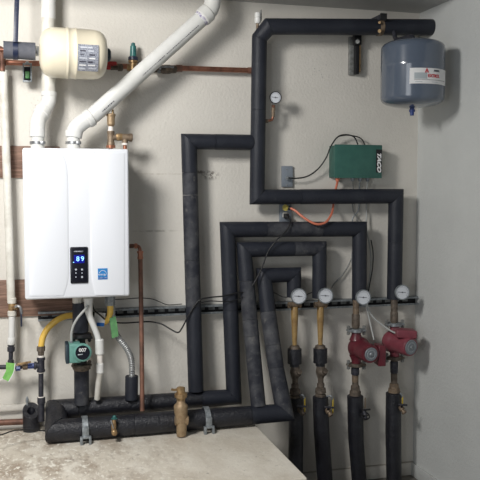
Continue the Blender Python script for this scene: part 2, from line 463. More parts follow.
foam_run('insulated_return_pipe', 'black foam pipe on the platform, thick front one, rising into the innermost small loop',
         [P(294, 297, W1), P(294, 274.5, W1), P(264, 275.5, W1), P(268, 312, .12), P(276, 368, .2), f_r, V((f_l.x, yF, FZ)), V((g_l.x, -.11, GZ)), V((g_l.x + .10, -.11, GZ))],
         [fr_(293, 293, W1, 6.8), fr_(293, 274, W1, 6.8), fr_(263, 275, W1, 7.2), fr_(268, 312, .12, 7.5), fr_(276, 368, .2, 7.5), .042, .0525, .0485, .0475],
         {3: [.6], 5: [.16, .68]}, {2: 'foam', 3: 'foam_dusty', 4: 'foam_dusty', 5: 'foam_dark', (5, 0): 'foam', 6: 'foam_dark', 7: 'foam_dark'})
foam_run('insulated_loop_pipe', 'black foam pipe forming the middle nested loop, with a cut patch low on it',
         [P(319.3, 298, W1), P(319.5, 248.5, W1), P(244, 249.5, W1), P(250, 320, .13), P(258.5, 407, FW - .01)],
         [fr_(320, 290, W1, 6.8), fr_(320, 248, W1, 6.8), fr_(244, 249, W1, 7.2), fr_(249, 320, .13, 7.3), fr_(258, 407, FW, 7.2)],
         {1: [.35], 2: [.45], 3: [.2]}, {(1, 0): 'foam_dusty', 2: 'foam', (2, 1): 'foam_dusty', 3: 'foam_dusty'})
# pump riser sleeves
# ------------------------------------------------------------------ gauges
def gauge_proto(loc, label, group, rim='galv', r=.0395):
    t = root('temperature_gauge', label, 'gauge', loc, group)
    ax = V((-.12, -1, -.02)).normalized()      # turned slightly towards the room
    c = loc + V((0, -.010, 0))
    g = G(); g.lathe(c, c + ax * .018, [(0, r * .75), (.15, r * .97), (.7, r * .97), (.75, r), (1, r), (1.0, r * .88), (.85, r * .86)]); part('case', g, rim, t)
    g = G(); g.cyl(c + ax * .0135, c + ax * .0155, r * .87, n=32); d_ = part('dial', g, 'dial', t)
    u, v = G().frame(ax); f = c + ax * .0165
    g = G()
    for k in range(19):
        a = R(-40 + k * 260 / 18); o = u * math.cos(a) + v * math.sin(a)
        g.cyl(f + o * r * .66, f + o * r * .78, .0006, n=4)
    part('graduation', g, 'ink', d_)['kind'] = 'stuff'
    g = G(); g.cyl(f - u * r * .45 - v * .001, f + u * r * .62 + v * .002, .0011, n=5); g.cyl(f - ax * .001, f + ax * .0012, .0035, n=12)
    part('needle', g, 'ink', t)
    g = G(); g.cyl(c, c + V((0, .03, 0)), .0075, n=12); part('stem', g, 'brass_old', t)
    return t
gg = 'round dial thermometers along the metal channel'
g0 = P(297.4, 295.5, .14)
GA = gauge_proto(g0, 'round white thermometer dial at foot of innermost pipe loop, leftmost on channel', gg)
dup(GA, P(324, 295, .14), 'round white thermometer dial at foot of middle pipe loop, second from left on channel', gg)
dup(GA, P(361.6, 296.6, .14), 'round white thermometer dial above the darker left red pump', gg)
dup(GA, P(400.4, 291.6, .14), 'round white thermometer dial above the paler right red pump', gg)
tg = gauge_proto(P(274.3, 98, .105), 'black-rimmed round pressure gauge on copper elbow beside the tall riser', None, 'black', .0300)
tg.name = 'pressure_gauge'
g = G(); g.tube(PP([(273.5, 105, .10), (273.2, 112, .09), (272.5, 118.5, .09), (270, 120.5, .09), (262, 121, .085)]), .0062, n=12); part('copper_elbow', g, 'copper', tg, 'copper elbow under the dial')
g = G(); g.px(.092, [(273.3, 105, 1.9), (273.3, 109, 2.1), (273.2, 111, 1.6)]); g.cyl(P(273.2, 110, .092), P(273, 117, .09), .008)
part('union', G().cyl(P(265, 121, .09), P(268, 121, .09), .009), 'brass_old', tg)
part('fitting', g, 'brass_old', tg)

# ------------------------------------------------------------------ white top air vent on the riser
t = root('air_vent', 'small white air vent on top of the tall black riser', 'vent', P(257.5, 27, .10))
part('vent_cap', G().px(.10, [(257.7, 12.5, 2.2), (257.7, 13, 3.2), (257.7, 17, 3.3), (257.7, 17.6, 2.7), (257.7, 18, 3.3), (257.7, 22, 3.3), (257.7, 23.5, 2.6)]), 'pvc', t)
part('nipple', G().px(.10, [(257.5, 23, 1.4), (257.5, 30, 1.4)]), 'brass_old', t)
part('lever', G().box(P(261, 15.5, .10), (.006, .008, .055), bev=.001), 'galv_dark', t)

# ------------------------------------------------------------------ top pipe brackets
t = root('pipe_bracket', 'black metal upright bracket on the wall under the long top pipe', 'bracket', P(356, 75, .0))
a = P(355, 37, .02); b = P(355, 75, .02)
part('channel_body', G().box((a + b) / 2 + V((-.013, .008, 0)), (.036, .02, a.z - b.z), bev=.002), 'galv_dark', t)
part('slot_strip', G().box((a + b) / 2 + V((.002, -.014, -.004)), (.022, .024, a.z - b.z - .01), bev=.002), 'black', t, 'black strip')
part('side_flange', G().box((a + b) / 2 + V((.017, -.016, -.004)), (.004, .024, a.z - b.z - .03), bev=.001), 'brass', t)
part('clamp', G().box(P(357, 40, .05), (.04, .03, .052), bev=.004), 'black', t)
part('bolt', G().cyl(P(357.5, 41.5, .066), P(357.5, 41.5, .078), .0105, n=14), 'galv_dark', t, 'round grey bolt head')
t = root('pipe_support_arm', 'black metal arm gripping the top pipe near the grey tank', 'bracket', P(379, 33, .0))
a = P(383, 17, .18); b = V((a.x, 0, a.z))
part('arm', G().box((a + b) / 2, (.034, .19, .026), bev=.003), 'black_steel', t)
part('end_cap', G().box(a + V((0, -.006, 0)), (.036, .01, .034), bev=.003), 'black', t)
g = G().band(P(379.5, 27.3, .13), P(435, 27.5, .13) - P(269, 26.5, .13), .0385, .022, .004); part('clamp_band', g, 'brass_old', t, 'tan pipe clamp')
g = G().cyl(P(379.5, 31, .19), P(379.5, 31, .172), .009, n=8).cyl(P(379.5, 22.5, .175), P(379.5, 22.5, .185), .007, n=8); part('clamp_bolt', g, 'brass', t)

# ------------------------------------------------------------------ grey expansion tank
def grey_tank():
    w = .36; c = P(412.6, 72, w); s = S(413, 72, w); r = 31.5 * s
    top = P(413, 39.5, w).z; bot = P(413, 108.0, w + .0).z
    t = root('grey_expansion_tank', 'large grey steel expansion tank hanging in the corner under the top pipe', 'tank', V((c.x, c.y, bot)))
    prof = [(.000, .25), (.007, .58), (.016, .82), (.025, .93), (.036, .985), (.048, 1.0)]
    H = top - bot; rows = [(V((c.x, c.y, bot + z)), k * r) for z, k in prof]
    mid = bot + H * .60
    rows += [(V((c.x, c.y, mid - .006)), r), (V((c.x, c.y, mid)), r * 1.008), (V((c.x, c.y, mid + .006)), r)]
    rows += [(V((c.x, c.y, top - z)), k * r) for z, k in reversed(prof)]
    part('shell', G().stack(rows, axis=V((0, 0, 1)), n=56), 'grey_enamel', t, ang=60)
    # label wrapped on the shell
    lz0, lz1 = P(429, 88.2, w).z, P(429, 73.2, w).z
    ca = math.atan2(CAM.y - c.y, CAM.x - c.x)
    a0, a1 = ca - R(5), ca + R(84)
    def patch(z0, z1, b0, b1, off, k=20):
        g = G(); rings = []
        for i in range(k + 1):
            a = b0 + (b1 - b0) * i / k; o = V((math.cos(a), math.sin(a), 0))
            q = V((c.x, c.y, 0)) + o * r
            rings.append([q + V((0, 0, z0)), q + V((0, 0, z1)), q + o * off + V((0, 0, z1)), q + o * off + V((0, 0, z0))])
        return g.loft(rings)
    lb = part('label', patch(lz0, lz1, a0, a1, .001), 'label_white', t, 'white label with red lettering')
    hz = lz1 - lz0
    part('label_panel', patch(lz0 + hz * .30, lz0 + hz * .70, a0 + R(8), a0 + R(31), .0014), 'label_grey', lb)
    part('label_line', patch(lz0 + hz * .24, lz0 + hz * .26, a0 + R(8), a1 - R(9), .0014), 'ink', lb)
    part('label_fine_print', patch(lz0 + hz * .10, lz0 + hz * .13, a0 + R(10), a0 + R(22), .0014), 'label_grey', lb)
    part('label_fine_print', patch(lz0 + hz * .10, lz0 + hz * .13, a0 + R(40), a0 + R(54), .0014), 'label_grey', lb)
    def wrap_text(body, size, ang, z, mt, name):
        # letters laid one by one along the curve
        w_ = size * .58; n_ = len(body)
        for i, ch in enumerate(body):
            a = ang + (i - (n_ - 1) / 2) * w_ / r; o = V((math.cos(a), math.sin(a), 0)); tx = V((-math.sin(a), math.cos(a), 0))
            M = Matrix((tx, V((0, 0, 1)), o)).transposed()
            text(name, ch, size, V((c.x, c.y, z)) + o * (r + .0016), mt, lb, ax=M, bold=.0006)
    wrap_text('EXTROL', .020, ca + R(40), lz0 + hz * .50, 'label_red', 'red_letter')
    wrap_text('AMTROL', .0105, ca + R(46), lz0 + hz * .84, 'ink', 'black_letter')
    a = ca + R(25); o = V((math.cos(a), math.sin(a), 0)); tx = V((-math.sin(a), math.cos(a), 0)); q = V((c.x, c.y, lz0 + hz * .84)) + o * (r + .0012)
    part('logo_mark', G().prism([q - tx * .010 - V((0, 0, .010)), q - tx * .003 - V((0, 0, .010)), q + V((0, 0, .004)), q + tx * .003 - V((0, 0, .010)), q + tx * .010 - V((0, 0, .010)), q + V((0, 0, .013))], o * .001), 'label_red', lb)
    vx = V((c.x, c.y, 0)); vz = bot
    part('air_valve', G().lathe(V((c.x, c.y, vz + .004)), V((c.x, c.y, vz - .036)), [(0, .012), (.25, .011), (.3, .0145), (.55, .014), (.6, .010), (1, .009)]), 'blue_paint', t, 'blue valve cap')
    zp = P(413, 27.5, .13).z - .03
    part('feed_pipe', G().tube([V((c.x, c.y, top - .01)), V((c.x, c.y + .005, top + .012)), V((c.x, c.y + .05, top + .022)), V((c.x, -.19, top + .03)), V((c.x, -.155, zp))], .011, n=12), 'black_steel', t)
grey_tank()

# ------------------------------------------------------------------ cream expansion tank (upper left)
def cream_tank():
    w = .26; a = P(39.0, 51.8, w); b = P(106.7, 55.5, w); s = S(73, 54, w)
    t = root('cream_expansion_tank', 'cream horizontal expansion tank with silver label above the heater', 'tank', (a + b) / 2 - V((0, 0, .11)))
    r = 24.8 * s; d = b - a
    prof = [(0, .12), (.004, .42), (.02, .62), (.055, .80), (.11, .93), (.18, .985), (.38, 1.0), (.395, 1.0), (.405, 1.025), (.42, 1.025), (.43, 1.0), (.515, 1.0), (.525, 1.02), (.54, 1.02), (.55, 1.0), (.80, .985), (.88, .95), (.945, .84), (.985, .66), (1, .45), (1.002, .1)]
    part('shell', G().lathe(a, b, [(k, q * r) for k, q in prof], n=56), 'cream', t, ang=60)
    part('end_cap', G().lathe(P(105.3, 55.0, w), P(110.8, 55.2, w), [(0, 6.9 * s), (.5, 6.9 * s), (.8, 6 * s), (1, 4 * s)]), 'teal_dark', t, 'dark round end cap')
    part('nipple', G().cyl(P(35, 51, w - .02), P(41, 51.5, w), .018).cyl(P(37.2, 51, w - .01), P(38.6, 51.2, w), .024, n=6), 'steel', t)
    # silver label on the front of the shell
    D = d.normalized(); up = V((0, 0, 1)); fwd = D.cross(up).normalized(); up = fwd.cross(D) * -1
    if up.z < 0: up = -up
    if fwd.y > 0: fwd = -fwd
    vd = (CAM - (a + b) / 2).normalized()
    base = math.atan2(vd.dot(up), vd.dot(fwd))
    def patch(t0, t1, b0, b1, off, k=12):
        g = G(); rings = []
        for i in range(k + 1):
            an = b0 + (b1 - b0) * i / k; o = fwd * math.cos(an) + up * math.sin(an); rr = r * .999
            p0, p1 = a + d * t0 + o * rr, a + d * t1 + o * rr
            rings.append([p0, p1, p1 + o * off, p0 + o * off])
        return g.loft(rings)
    lb = part('label', patch(.545, .845, base + R(22), base - R(40), .0012), 'silver_label', t, 'silver rating label')
    for k in range(14):
        t0 = .56 + (k % 2) * .13 + random.uniform(0, .02); b0 = 17 - (k // 2) * 8
        part('label_print', patch(t0, t0 + random.uniform(.05, .11), base + R(b0), base + R(b0 - random.uniform(2, 4)), .0016, 5), random.choice(('label_white', 'groove', 'ink')), lb)
cream_tank()
# foam stub + strap beside it
a = P(3.5, 49.8, .24); b = P(35.5, 51.5, .24)
t = root('foam_sleeved_pipe', 'short grey foam-covered pipe feeding the cream tank from the left', 'pipe', (a + b) / 2 - V((0, 0, .04)))
g = G(); g.lathe(a, b, [(0, .036), (.005, .037), (.5, .037), (.995, .0375), (1, .0365)], n=32); part('foam_sleeve', g, 'foam_grey', t)
part('pipe', G().cyl(a - V((.25, 0, 0)), b + V((.01, 0, 0)), .011), 'copper', t)
g = G(); s1 = P(17.5, -20, .24); s2 = P(15.5, 42, .28)
g.box((s1 + s2) / 2, (.02, .003, (s1 - s2).length), ax=V((0, 0, 1)).rotation_difference(s1 - s2).to_matrix(), bev=.0008)
g.band(P(15.5, 50.3, .24), b - a, .0375, .021, .003, a0=0, a1=360)
ts = solo('hanging_strap', g, 'navy', 'dark perforated hanging strap holding the grey foam pipe', 'strap')
g = G(); L0 = (s1 - s2).length
for k in range(int(L0 / .022)):
    q = s1.lerp(s2, (k + .5) * .022 / L0); g.cyl(q + V((0, -.001, 0)), q + V((0, -.0026, 0)), .0025, n=8)
part('strap_hole', g, 'ink', ts)['kind'] = 'stuff'

# copper main behind the tank, with its valves
CW = .045
t = root('copper_main_pipe', 'long horizontal copper pipe from left edge to the tall riser', 'pipe', P(130, 70, CW))
z0 = P(0, 62, CW); z1 = P(251, 70.5, CW)
g = G(); g.cyl(P(3, 62.3, CW), P(252, 70.5, CW), .0125, n=16); part('pipe', g, 'copper', t)
g = G(); g.tube(PP([(-14, 48, .12), (-2, 48.3, .12), (1.6, 50, .11), (2.2, 58, .10), (2.2, 71, .10)]), .0115, n=14); part('drop_pipe', g, 'copper_dull', t)
part('fitting', G().cyl(P(-2, 62.3, CW), P(6, 62.4, CW), .0155), 'copper_dull', t)
part('fitting', G().cyl(P(248, 70.4, CW), P(252.5, 70.5, CW), .0155), 'copper_dull', t)
part('pipe_coupling', G().cyl(P(176, 68.2, CW), P(182, 68.4, CW), .0165), 'copper_dull', t)
# clevis hanger under copper
t = root('pipe_hanger', 'greenish steel hanger bracket on copper pipe under grey foam', 'hanger', P(27.5, 82, .07))
a = P(27.3, 73, .075)
g = G(); g.box(a + V((-.017, 0, 0)), (.006, .03, .080), bev=.002).box(a + V((.017, 0, 0)), (.006, .03, .080), bev=.002)
g.box(a + V((0, 0, -.038)), (.04, .03, .006), bev=.002)
part('clamp_strap', g, 'galv', t)
part('back_plate', G().box(a + V((0, .016, -.004)), (.03, .006, .066), bev=.001), 'black_steel', t)
part('hanger_block', G().box(a + V((0, -.004, -.01)), (.020, .02, .034), bev=.004), 'green_tag_dark', t, 'green-tinged metal block')
part('bolt', G().ball(P(27.3, 63, .09), .0085).cyl(P(22.8, 64, .085), P(32, 64, .085), .0045), 'steel', t)
# red handled valve + green topped relief valve + brass ball valve
t = root('isolation_valve', 'small brass valve with red handle right of the cream tank', 'valve', P(113, 70, CW))
part('valve_body', G().lathe(P(105, 67, .05), P(123, 67.6, .05), [(0, .009), (.3, .009), (.32, .014), (.5, .012), (.7, .012), (.72, .0175), (.95, .0175), (1, .010)]), 'brass_dark', t)
part('handle', G().box(P(112, 63.3, .075), (.044, .018, .017), bev=.004).cyl(P(112, 66, .07), P(112, 62, .07), .007).box(P(108.6, 67.5, .08), (.02, .012, .02), bev=.003), 'red_handle', t, 'red handle')
t = root('relief_valve', 'teal-green capped brass valve standing on the copper pipe', 'valve', P(133, 70, CW))
part('valve_body', G().px(.055, [(133, 60.5, 4.7), (133, 62.5, 4.7), (133, 63, 3.6), (133, 67, 4.2), (133, 70, 4.2), (133, 71, 3)]).cyl(P(127, 67.5, .05), P(139, 68, .05), .0165), 'brass', t)
part('valve_cap', G().px(.055, [(133.2, 42.5, .8), (133.2, 43.2, 1.9), (133.2, 45.5, 2.2), (133.2, 46.2, 3.0), (133.2, 50, 3.2), (133.2, 56.5, 3.4)]), 'green_knob', t, 'teal-green domed cap')
part('cap_collar', G().px(.055, [(133.1, 56.5, 3.9), (133.1, 57.2, 5.0), (133.1, 60, 5.1), (133.1, 61, 4.3)]), 'navy', t, 'dark blue ring')
t = root('ball_valve', 'old brass ball valve with lever beside the diagonal white pipe', 'valve', P(167, 74, CW))
part('valve_body', G().lathe(P(153, 69.5, .05), P(176.5, 69.2, .05), [(0, .014), (.2, .014), (.22, .0185), (.35, .0185), (.42, .0215), (.7, .0215), (.78, .0185), (.95, .0185), (1, .014)]), 'brass_dark', t)
part('lever', G().box(P(167, 66.8, .078), (.066, .006, .010), bev=.002).cyl(P(160, 68.5, .06), P(160, 68.5, .085), .006), 'steel', t)
part('lever_screw', G().ball(P(159, 71.5, .07), .008), 'galv', t)
part('name_plate', G().box(P(169.5, 69.3, .073), (.034, .004, .014), bev=.001), 'brass_old', t)

# ------------------------------------------------------------------ white vent pipes
VW = .10; HV = .17
def vent(name, label, pts, rpx, collars, texts=None, mt='pvc'):
    q = PP(pts); s = S(pts[-1][0], pts[-1][1], pts[-1][2])
    t = root(name, label, 'pipe', q[-1])
    g = G(); g.tube(q, rpx * s, n=28, sub=8); part('pipe', g, mt, t, ang=70)
    for (x0, y0, x1, y1, w, rr, m_) in collars:
        a, b = P(x0, y0, w), P(x1, y1, w); r_ = rr * S(x0, y0, w)
        part('coupling', G().lathe(a, b, [(0, r_ * .97), (.06, r_), (.94, r_), (1, r_ * .97)], n=30), m_, t)
    return t
# left vent: straight, two 45 elbows
def pl(g, pts, r, n=26, mt=None):
    return g.tube(PP(pts), r, n=n, smooth=False)
sL = S(48, 50, VW)
t = root('vent_pipe', 'upright white plastic vent pipe behind the cream tank', 'pipe', P(37.5, 145, HV))
zc = V((P(48, 0, VW).x, -VW, CZ))
part('pipe', G().tube([zc, P(48.6, 93, VW)], 6.9 * sL, n=28, smooth=False), 'pvc_old', t)
part('coupling', G().lathe(P(48.2, -8, VW), P(48.3, 19, VW), [(0, 7.2 * sL), (.97, 7.2 * sL), (1, 6.9 * sL)], n=28), 'pvc', t)
part('coupling', G().lathe(P(48.8, 91.5, VW), P(48.9, 96.5, VW), [(0, 7.3 * sL), (.1, 7.9 * sL), (.9, 7.9 * sL), (1, 7.3 * sL)], n=28), 'pvc', t)
part('elbow', G().tube(PP([(48.9, 95, VW), (48.8, 100, VW + .005), (46, 107, .115), (42, 113, .13)]), 7.2 * sL, n=28, sub=6), 'pvc', t, ang=60)
part('coupling', G().lathe(P(44, 109.5, .12), P(40.5, 115.5, .14), [(0, 7.6 * sL), (.1, 8.2 * sL), (.9, 8.2 * sL), (1, 7.6 * sL)], n=28), 'pvc', t)
part('elbow', G().tube(PP([(42, 113, .135), (39, 118.5, .15), (37.6, 125, .165), (37.4, 137, HV)]), 7.3 * sL, n=28, sub=6), 'pvc', t, ang=60)
s2_ = S(37, 135, HV)
part('coupling', G().lathe(P(37.4, 128, HV), P(37.4, 137.2, HV), [(0, 6.8 * s2_), (.06, 7.5 * s2_), (.94, 7.6 * s2_), (1, 7.0 * s2_)], n=28), 'pvc', t)
# diagonal vent
t = root('diagonal_vent_pipe', 'thick white plastic vent pipe slanting up right from the heater top', 'pipe', P(73.5, 145, HV))
s = S(140, 70, HV)
pA, pB = P(93, 115.5, HV), P(205, 15.5, HV)
part('pipe', G().cyl(pA, pB, 8.1 * s, n=32), 'pvc', t)
part('elbow', G().tube(PP([(97, 112, HV), (90, 117.5, HV), (82, 122.5, HV), (76, 128.5, HV), (73.6, 137, HV)]), 8.0 * s, n=30, sub=6), 'pvc', t, ang=60)
part('coupling', G().lathe(P(92, 116.5, HV), P(86.5, 120, HV), [(0, 8.4 * s), (.1, 9.1 * s), (.8, 9.1 * s), (1, 8.3 * s)], n=30), 'pvc', t)
part('coupling', G().lathe(P(73.5, 130, HV), P(73.5, 137, HV), [(0, 7.2 * s), (.1, 8.0 * s), (.9, 8.0 * s), (1, 7.4 * s)], n=30), 'pvc', t)
part('elbow', G().tube(PP([(203, 17.5, HV), (207, 13.5, HV), (211, 8, HV), (212.6, 1, HV), (212.8, -6, HV)]) + [V((P(212.8, -6, HV).x, -HV, CZ))], 8.4 * s, n=30, sub=6), 'pvc', t, ang=60)
part('coupling', G().lathe(P(202, 18, HV), P(209, 11.5, HV), [(0, 8.8 * s), (.1, 9.5 * s), (.9, 9.5 * s), (1, 8.8 * s)], n=30), 'pvc', t)
part('primer_ring', G().lathe(P(199.8, 20, HV), P(202.3, 17.8, HV), [(0, 8.25 * s), (.5, 8.35 * s), (1, 8.25 * s)], n=30), 'primer', t, 'purple-stained joint')
# printed marks along the pipe: thin dashes on its camera side
D = (pB - pA).normalized(); vd = (CAM - (pA + pB) / 2).normalized(); nv = (vd - D * vd.dot(D)).normalized(); up = D.cross(nv)
if up.z < 0: up = -up
def dash(g, t0, t1, ang, wid):
    o = nv * math.cos(ang) + up * math.sin(ang); rr = 8.1 * s + .0003
    q0, q1 = pA.lerp(pB, t0) + o * rr, pA.lerp(pB, t1) + o * rr; tn = o.cross(D).normalized() * wid / 2
    g.prism([q0 - tn, q1 - tn, q1 + tn, q0 + tn], o * .0005)
g = G(); x = .03
while x < .97:
    L_ = random.choice((.004, .006, .010, .003)); an = R(-22)
    if (.05 < x < .16) or (.40 < x < .60) or (.62 < x < .9):
        dash(g, x, x + L_, an, .006 if .05 < x < .16 or .55 < x < .6 else .0035)
    x += L_ + .0045
part('printed_marking', g, 'ink', t)['kind'] = 'stuff'

# ------------------------------------------------------------------ thin white pipe far left
t = root('white_supply_pipe', 'thin white plastic pipe running down the far left edge', 'pipe', P(11, 347, .08))
part('pipe', G().tube(PP([(3.2, 75, .08), (7.5, 190, .08), (11.2, 300, .08)]), 4.0 * S(8, 200, .08), n=20, smooth=False), 'pvc_old', t)
part('coupling', G().px(.08, [(3, 70, 4.6), (3.2, 82, 4.6)]), 'pvc_old', t)
part('coupling', G().px(.08, [(11.6, 297.5, 3.6), (11.7, 298.3, 4.4), (11.9, 303, 4.4), (11.9, 303.6, 3.4)]), 'pvc_old', t)
part('coupling', G().px(.08, [(12, 310.5, 3.4), (12, 311.2, 4.3), (12.1, 315.5, 4.3), (12.1, 316, 3.6)]), 'pvc_old', t)
part('pipe', G().tube(PP([(12.1, 315, .08), (11.6, 341, .08)]), 3.3 * S(8, 300, .08), n=20, smooth=False), 'pvc', t)
part('coupling', G().px(.08, [(11.6, 337.5, 3.8), (11.6, 338, 4.0), (11.3, 343, 4.0), (11.3, 344.5, 3.4)]), 'pvc', t)
part('fitting', G().px(.08, [(11.3, 344.4, 3.4), (11.2, 345.5, 3.6), (11.1, 346.2, 2.7), (11.1, 347, 3.7), (11, 351, 3.7), (11, 352, 2.6), (10.9, 352.2, 2.2), (10.7, 361, 2.2)]), 'black_steel', t, 'dark threaded fitting')
t = root('shutoff_valve', 'brass shutoff valve with blue lever on the thin white pipe', 'valve', P(11.9, 311, .08))
part('valve_body', G().px(.08, [(11.9, 303, 3.0), (11.9, 304, 3.4), (11.9, 309.5, 3.4), (11.9, 310.8, 3.0)]).cyl(P(11.9, 307, .08), P(17, 307, .11), .012), 'brass', t)
part('lever_neck', G().tube(PP([(15, 307, .11), (18, 306, .115), (20.5, 308, .118), (21.5, 314, .12)]), .0065, n=10), 'steel', t)
part('handle', G().box(P(21.3, 319.5, .12), (.0075, .012, .066), bev=.003), 'navy', t, 'dark blue grip')

# ------------------------------------------------------------------ tankless heater
def heater():
    wf = .30
    A = P(22.3, 148.5, wf); B_ = P(129.3, 148.2, wf); C_ = P(25, 298.5, wf); D_ = P(129.0, 297.5, wf)
    x0, x1 = (A.x + C_.x) / 2, (B_.x + D_.x) / 2; z1 = (A.z + B_.z) / 2; z0 = (C_.z + D_.z) / 2
    cx, cz = (x0 + x1) / 2, (z0 + z1) / 2; wd, ht = x1 - x0, z1 - z0
    t = root('tankless_water_heater', 'large white wall-hung tankless water heater with lit blue display', 'water heater', V((cx, -.15, z0)))
    part('back_case', G().box(V((cx, -.135, cz)), (wd - .012, .25, ht - .012), bev=.012, seg=3), 'heater_side', t)
    part('front_cover', G().box(V((cx, -wf + .024, cz)), (wd, .060, ht), bev=.011, seg=4), 'white_enamel', t, ang=50)
    # raised side panels either side of the narrow centre strip
    def poly(ps): return [P(x, y, wf + .0005) for x, y in ps]
    lp = [(27, 153.5), (61.5, 153.5), (64, 156), (66.3, 161), (67.8, 168), (68.6, 180), (69.3, 262), (69.2, 275), (68, 284), (64.6, 295.2), (28.6, 295.6)]
    rp = [(95, 153.3), (125.5, 153.2), (125.2, 294.5), (94.6, 294.8), (92, 286), (90.5, 276), (89.7, 262), (89.4, 180), (89.8, 168), (91, 160), (93, 155)]
    for pn, ps in (('side_panel', lp), ('side_panel', rp)):
        g = G(); pts = poly(ps); cc = sum(pts, V()) / len(pts)
        sg = -1 if cc.x < cx else 1
        def ins(p, k): return p + V((-.004 * k if p.x > cc.x else .004 * k, 0, 0))
        g.loft([pts, [p + V((0, -.0045, 0)) for p in pts], [ins(p, .7) + V((0, -.0064, 0)) for p in pts], [ins(p, 2.6) + V((0, -.0085, 0)) for p in pts]])
        part(pn, g, 'white_enamel', t, ang=30)
    for (x, y) in ((43.5, 150.8), (109, 150.2)):
        part('screw', G().cyl(P(x, y, wf), P(x, y, wf + .003), .004, n=12), 'galv_dark', t)
    # control panel
    a, b = P(69.9, 247, wf + .004), P(88.3, 283, wf + .004)
    c = (a + b) / 2; cw, ch = b.x - a.x, a.z - b.z
    cp = part('control_panel', G().box(c + V((0, -.002, 0)), (cw, .014, ch), bev=.005, seg=3), 'black_gloss', t, 'black glossy control panel')
    fy = -(wf + .0135)
    q = V((c.x, fy, P(79.5, 259, wf + .013).z))
    part('display_screen', G().box(q + V((.0, 0, 0)), (cw * .58, .0012, .036), bev=.0004, seg=1), 'screen_blue', cp, 'glowing dark blue screen')
    text('display_digit', '8', .029, q + V((-.006, -.0015, 0)), 'digits', cp, bold=.0002)
    text('display_digit', '9', .029, q + V((.014, -.0015, 0)), 'digits', cp, bold=.0002)
    part('status_light', G().cyl(q + V((-.024, 0, -.014)), q + V((-.024, -.0016, -.014)), .0022, n=10), 'digits', cp)
    text('brand_lettering', 'navien', .0105, V((c.x - .002, fy, P(79, 251, wf).z)), 'button_print', cp, bold=.0001, sx=1.5)
    for i, zz in enumerate((269.5, 273, 277)):
        for j, xx in enumerate((75.9, 82.0)):
            k = P(xx, zz, wf + .013); rr = .0042 if (i == 0 or (i == 2 and j == 1)) else .0026
            part('touch_button', G().cyl(V((k.x, fy, k.z)), V((k.x, fy - .001, k.z)), rr, n=12), 'button_print', cp)
    # energy label
    a, b = P(97.8, 268.5, wf + .0098), P(107.6, 279.3, wf + .0098); c = (a + b) / 2; lw, lh = b.x - a.x, a.z - b.z
    lb = part('energy_label', G().box(c, (lw, .001, lh)), 'label_blue', t, 'blue square energy label')
    y = c.y - .0008
    part('label_band', G().box(V((c.x, y, c.z - lh * .36)), (lw * .92, .0006, lh * .18)), 'label_deep', lb)
    text('energy_words', 'ENERGY STAR', .0058, V((c.x, y - .0006, c.z - lh * .36)), 'label_white', lb, ext=.0001)
    arc = [V((c.x + lw * .40 * math.cos(th), y - .0004, c.z - lh * .10 + lh * .42 * math.sin(th))) for th in [R(15 + i * 13) for i in range(12)]]
    part('label_arc', G().tube(arc, .0010, n=6, smooth=False), 'label_white', lb)
    text('energy_script', 'energy', .013, V((c.x - .002, y - .0006, c.z - .002)), 'label_white', lb, ext=.0001)
    # vent sockets and bottom connections
    for (x, y0) in ((37.6, 137), (73.4, 137)):
        k = S(x, 140, HV)
        part('vent_socket', G().px(HV, [(x, 136.5, 6.4), (x, 141, 6.5), (x, 141.2, 7.2), (x, 144.2, 7.2), (x, 144.4, 6.8), (x, 151, 6.8)], n=30), 'pvc', t)
        part('vent_clamp', G().band(P(x, 142.8, HV), V((0, 0, 1)), 7.2 * k, .012, .0025).box(P(x + 5, 142.8, HV + .03), (.018, .01, .014), bev=.002), 'steel', t, 'steel band clamp')
    part('bottom_connection', G().px(.17, [(77.5, 291, 5), (77.5, 302.5, 5), (77.5, 303.5, 4)], n=8), 'pvc_old', t)
    part('bottom_connection', G().px(.17, [(110, 291, 5.2), (110, 303.5, 5.2), (110, 305.5, 4)], n=6), 'galv', t)
    part('bottom_connection', G().px(.17, [(88.3, 291, 3.2), (88.3, 302, 3.2)], n=16), 'pvc', t)
    part('side_port', G().cyl(P(120, 246, .14), P(133.5, 246, .14), .010), 'copper_dull', t)
heater()

# brass fittings on heater top
t = root('air_bleed_valve', 'tall brass air vent and tee on top of the heater', 'valve', P(110.5, 150, .16))
W = .16
part('float_body', G().px(W, [(111, 113.5, 3.5), (111, 114.3, 4.7), (111, 116, 4.7), (111, 116.4, 4.0), (111, 124.5, 3.9), (111, 126, 2.8), (111, 127, 2.0)]), 'bronze', t)
part('vent_tip', G().px(W, [(112.8, 109.3, .6), (112.8, 110.5, 1.1), (112.8, 114, 1.2)]), 'brass', t)
part('thread_tape', G().px(W, [(110.8, 126.5, 2.4), (110.8, 129.5, 2.6), (110.8, 131, 3.0)]), 'white_teflon', t, 'white thread tape')
part('tee', G().px(W, [(110.8, 131, 3.7), (110.8, 133, 3.8), (110.8, 134, 3.4), (110.8, 142, 3.4), (110.8, 143, 3.9), (110.8, 145, 3.9)]).cyl(P(110.8, 137.5, W), P(118, 137.3, W), .0135), 'brass_old', t)
part('pipe', G().px(W, [(110.8, 144, 2.2), (110.8, 152, 2.2)]).px(W, [(110.8, 145.3, 4.6), (110.8, 148, 4.6)]), 'copper_bright', t)
part('pipe', G().px(W, [(125, 142, 2.0), (125, 152, 2.0)]), 'copper_bright', t)
part('union', G().lathe(P(116, 137.2, W), P(123, 137, W), [(0, .014), (.2, .017), (.8, .017), (1, .014)], n=8), 'brass', t)
part('side_tee', G().cyl(P(122, 137, W), P(131.3, 137.6, W), .0165).px(W, [(125, 137, 3), (125, 143.5, 3)]).lathe(P(129.5, 137.5, W), P(132.5, 137.7, W), [(0, .019), (.8, .019), (1, .015)]), 'brass_old', t)
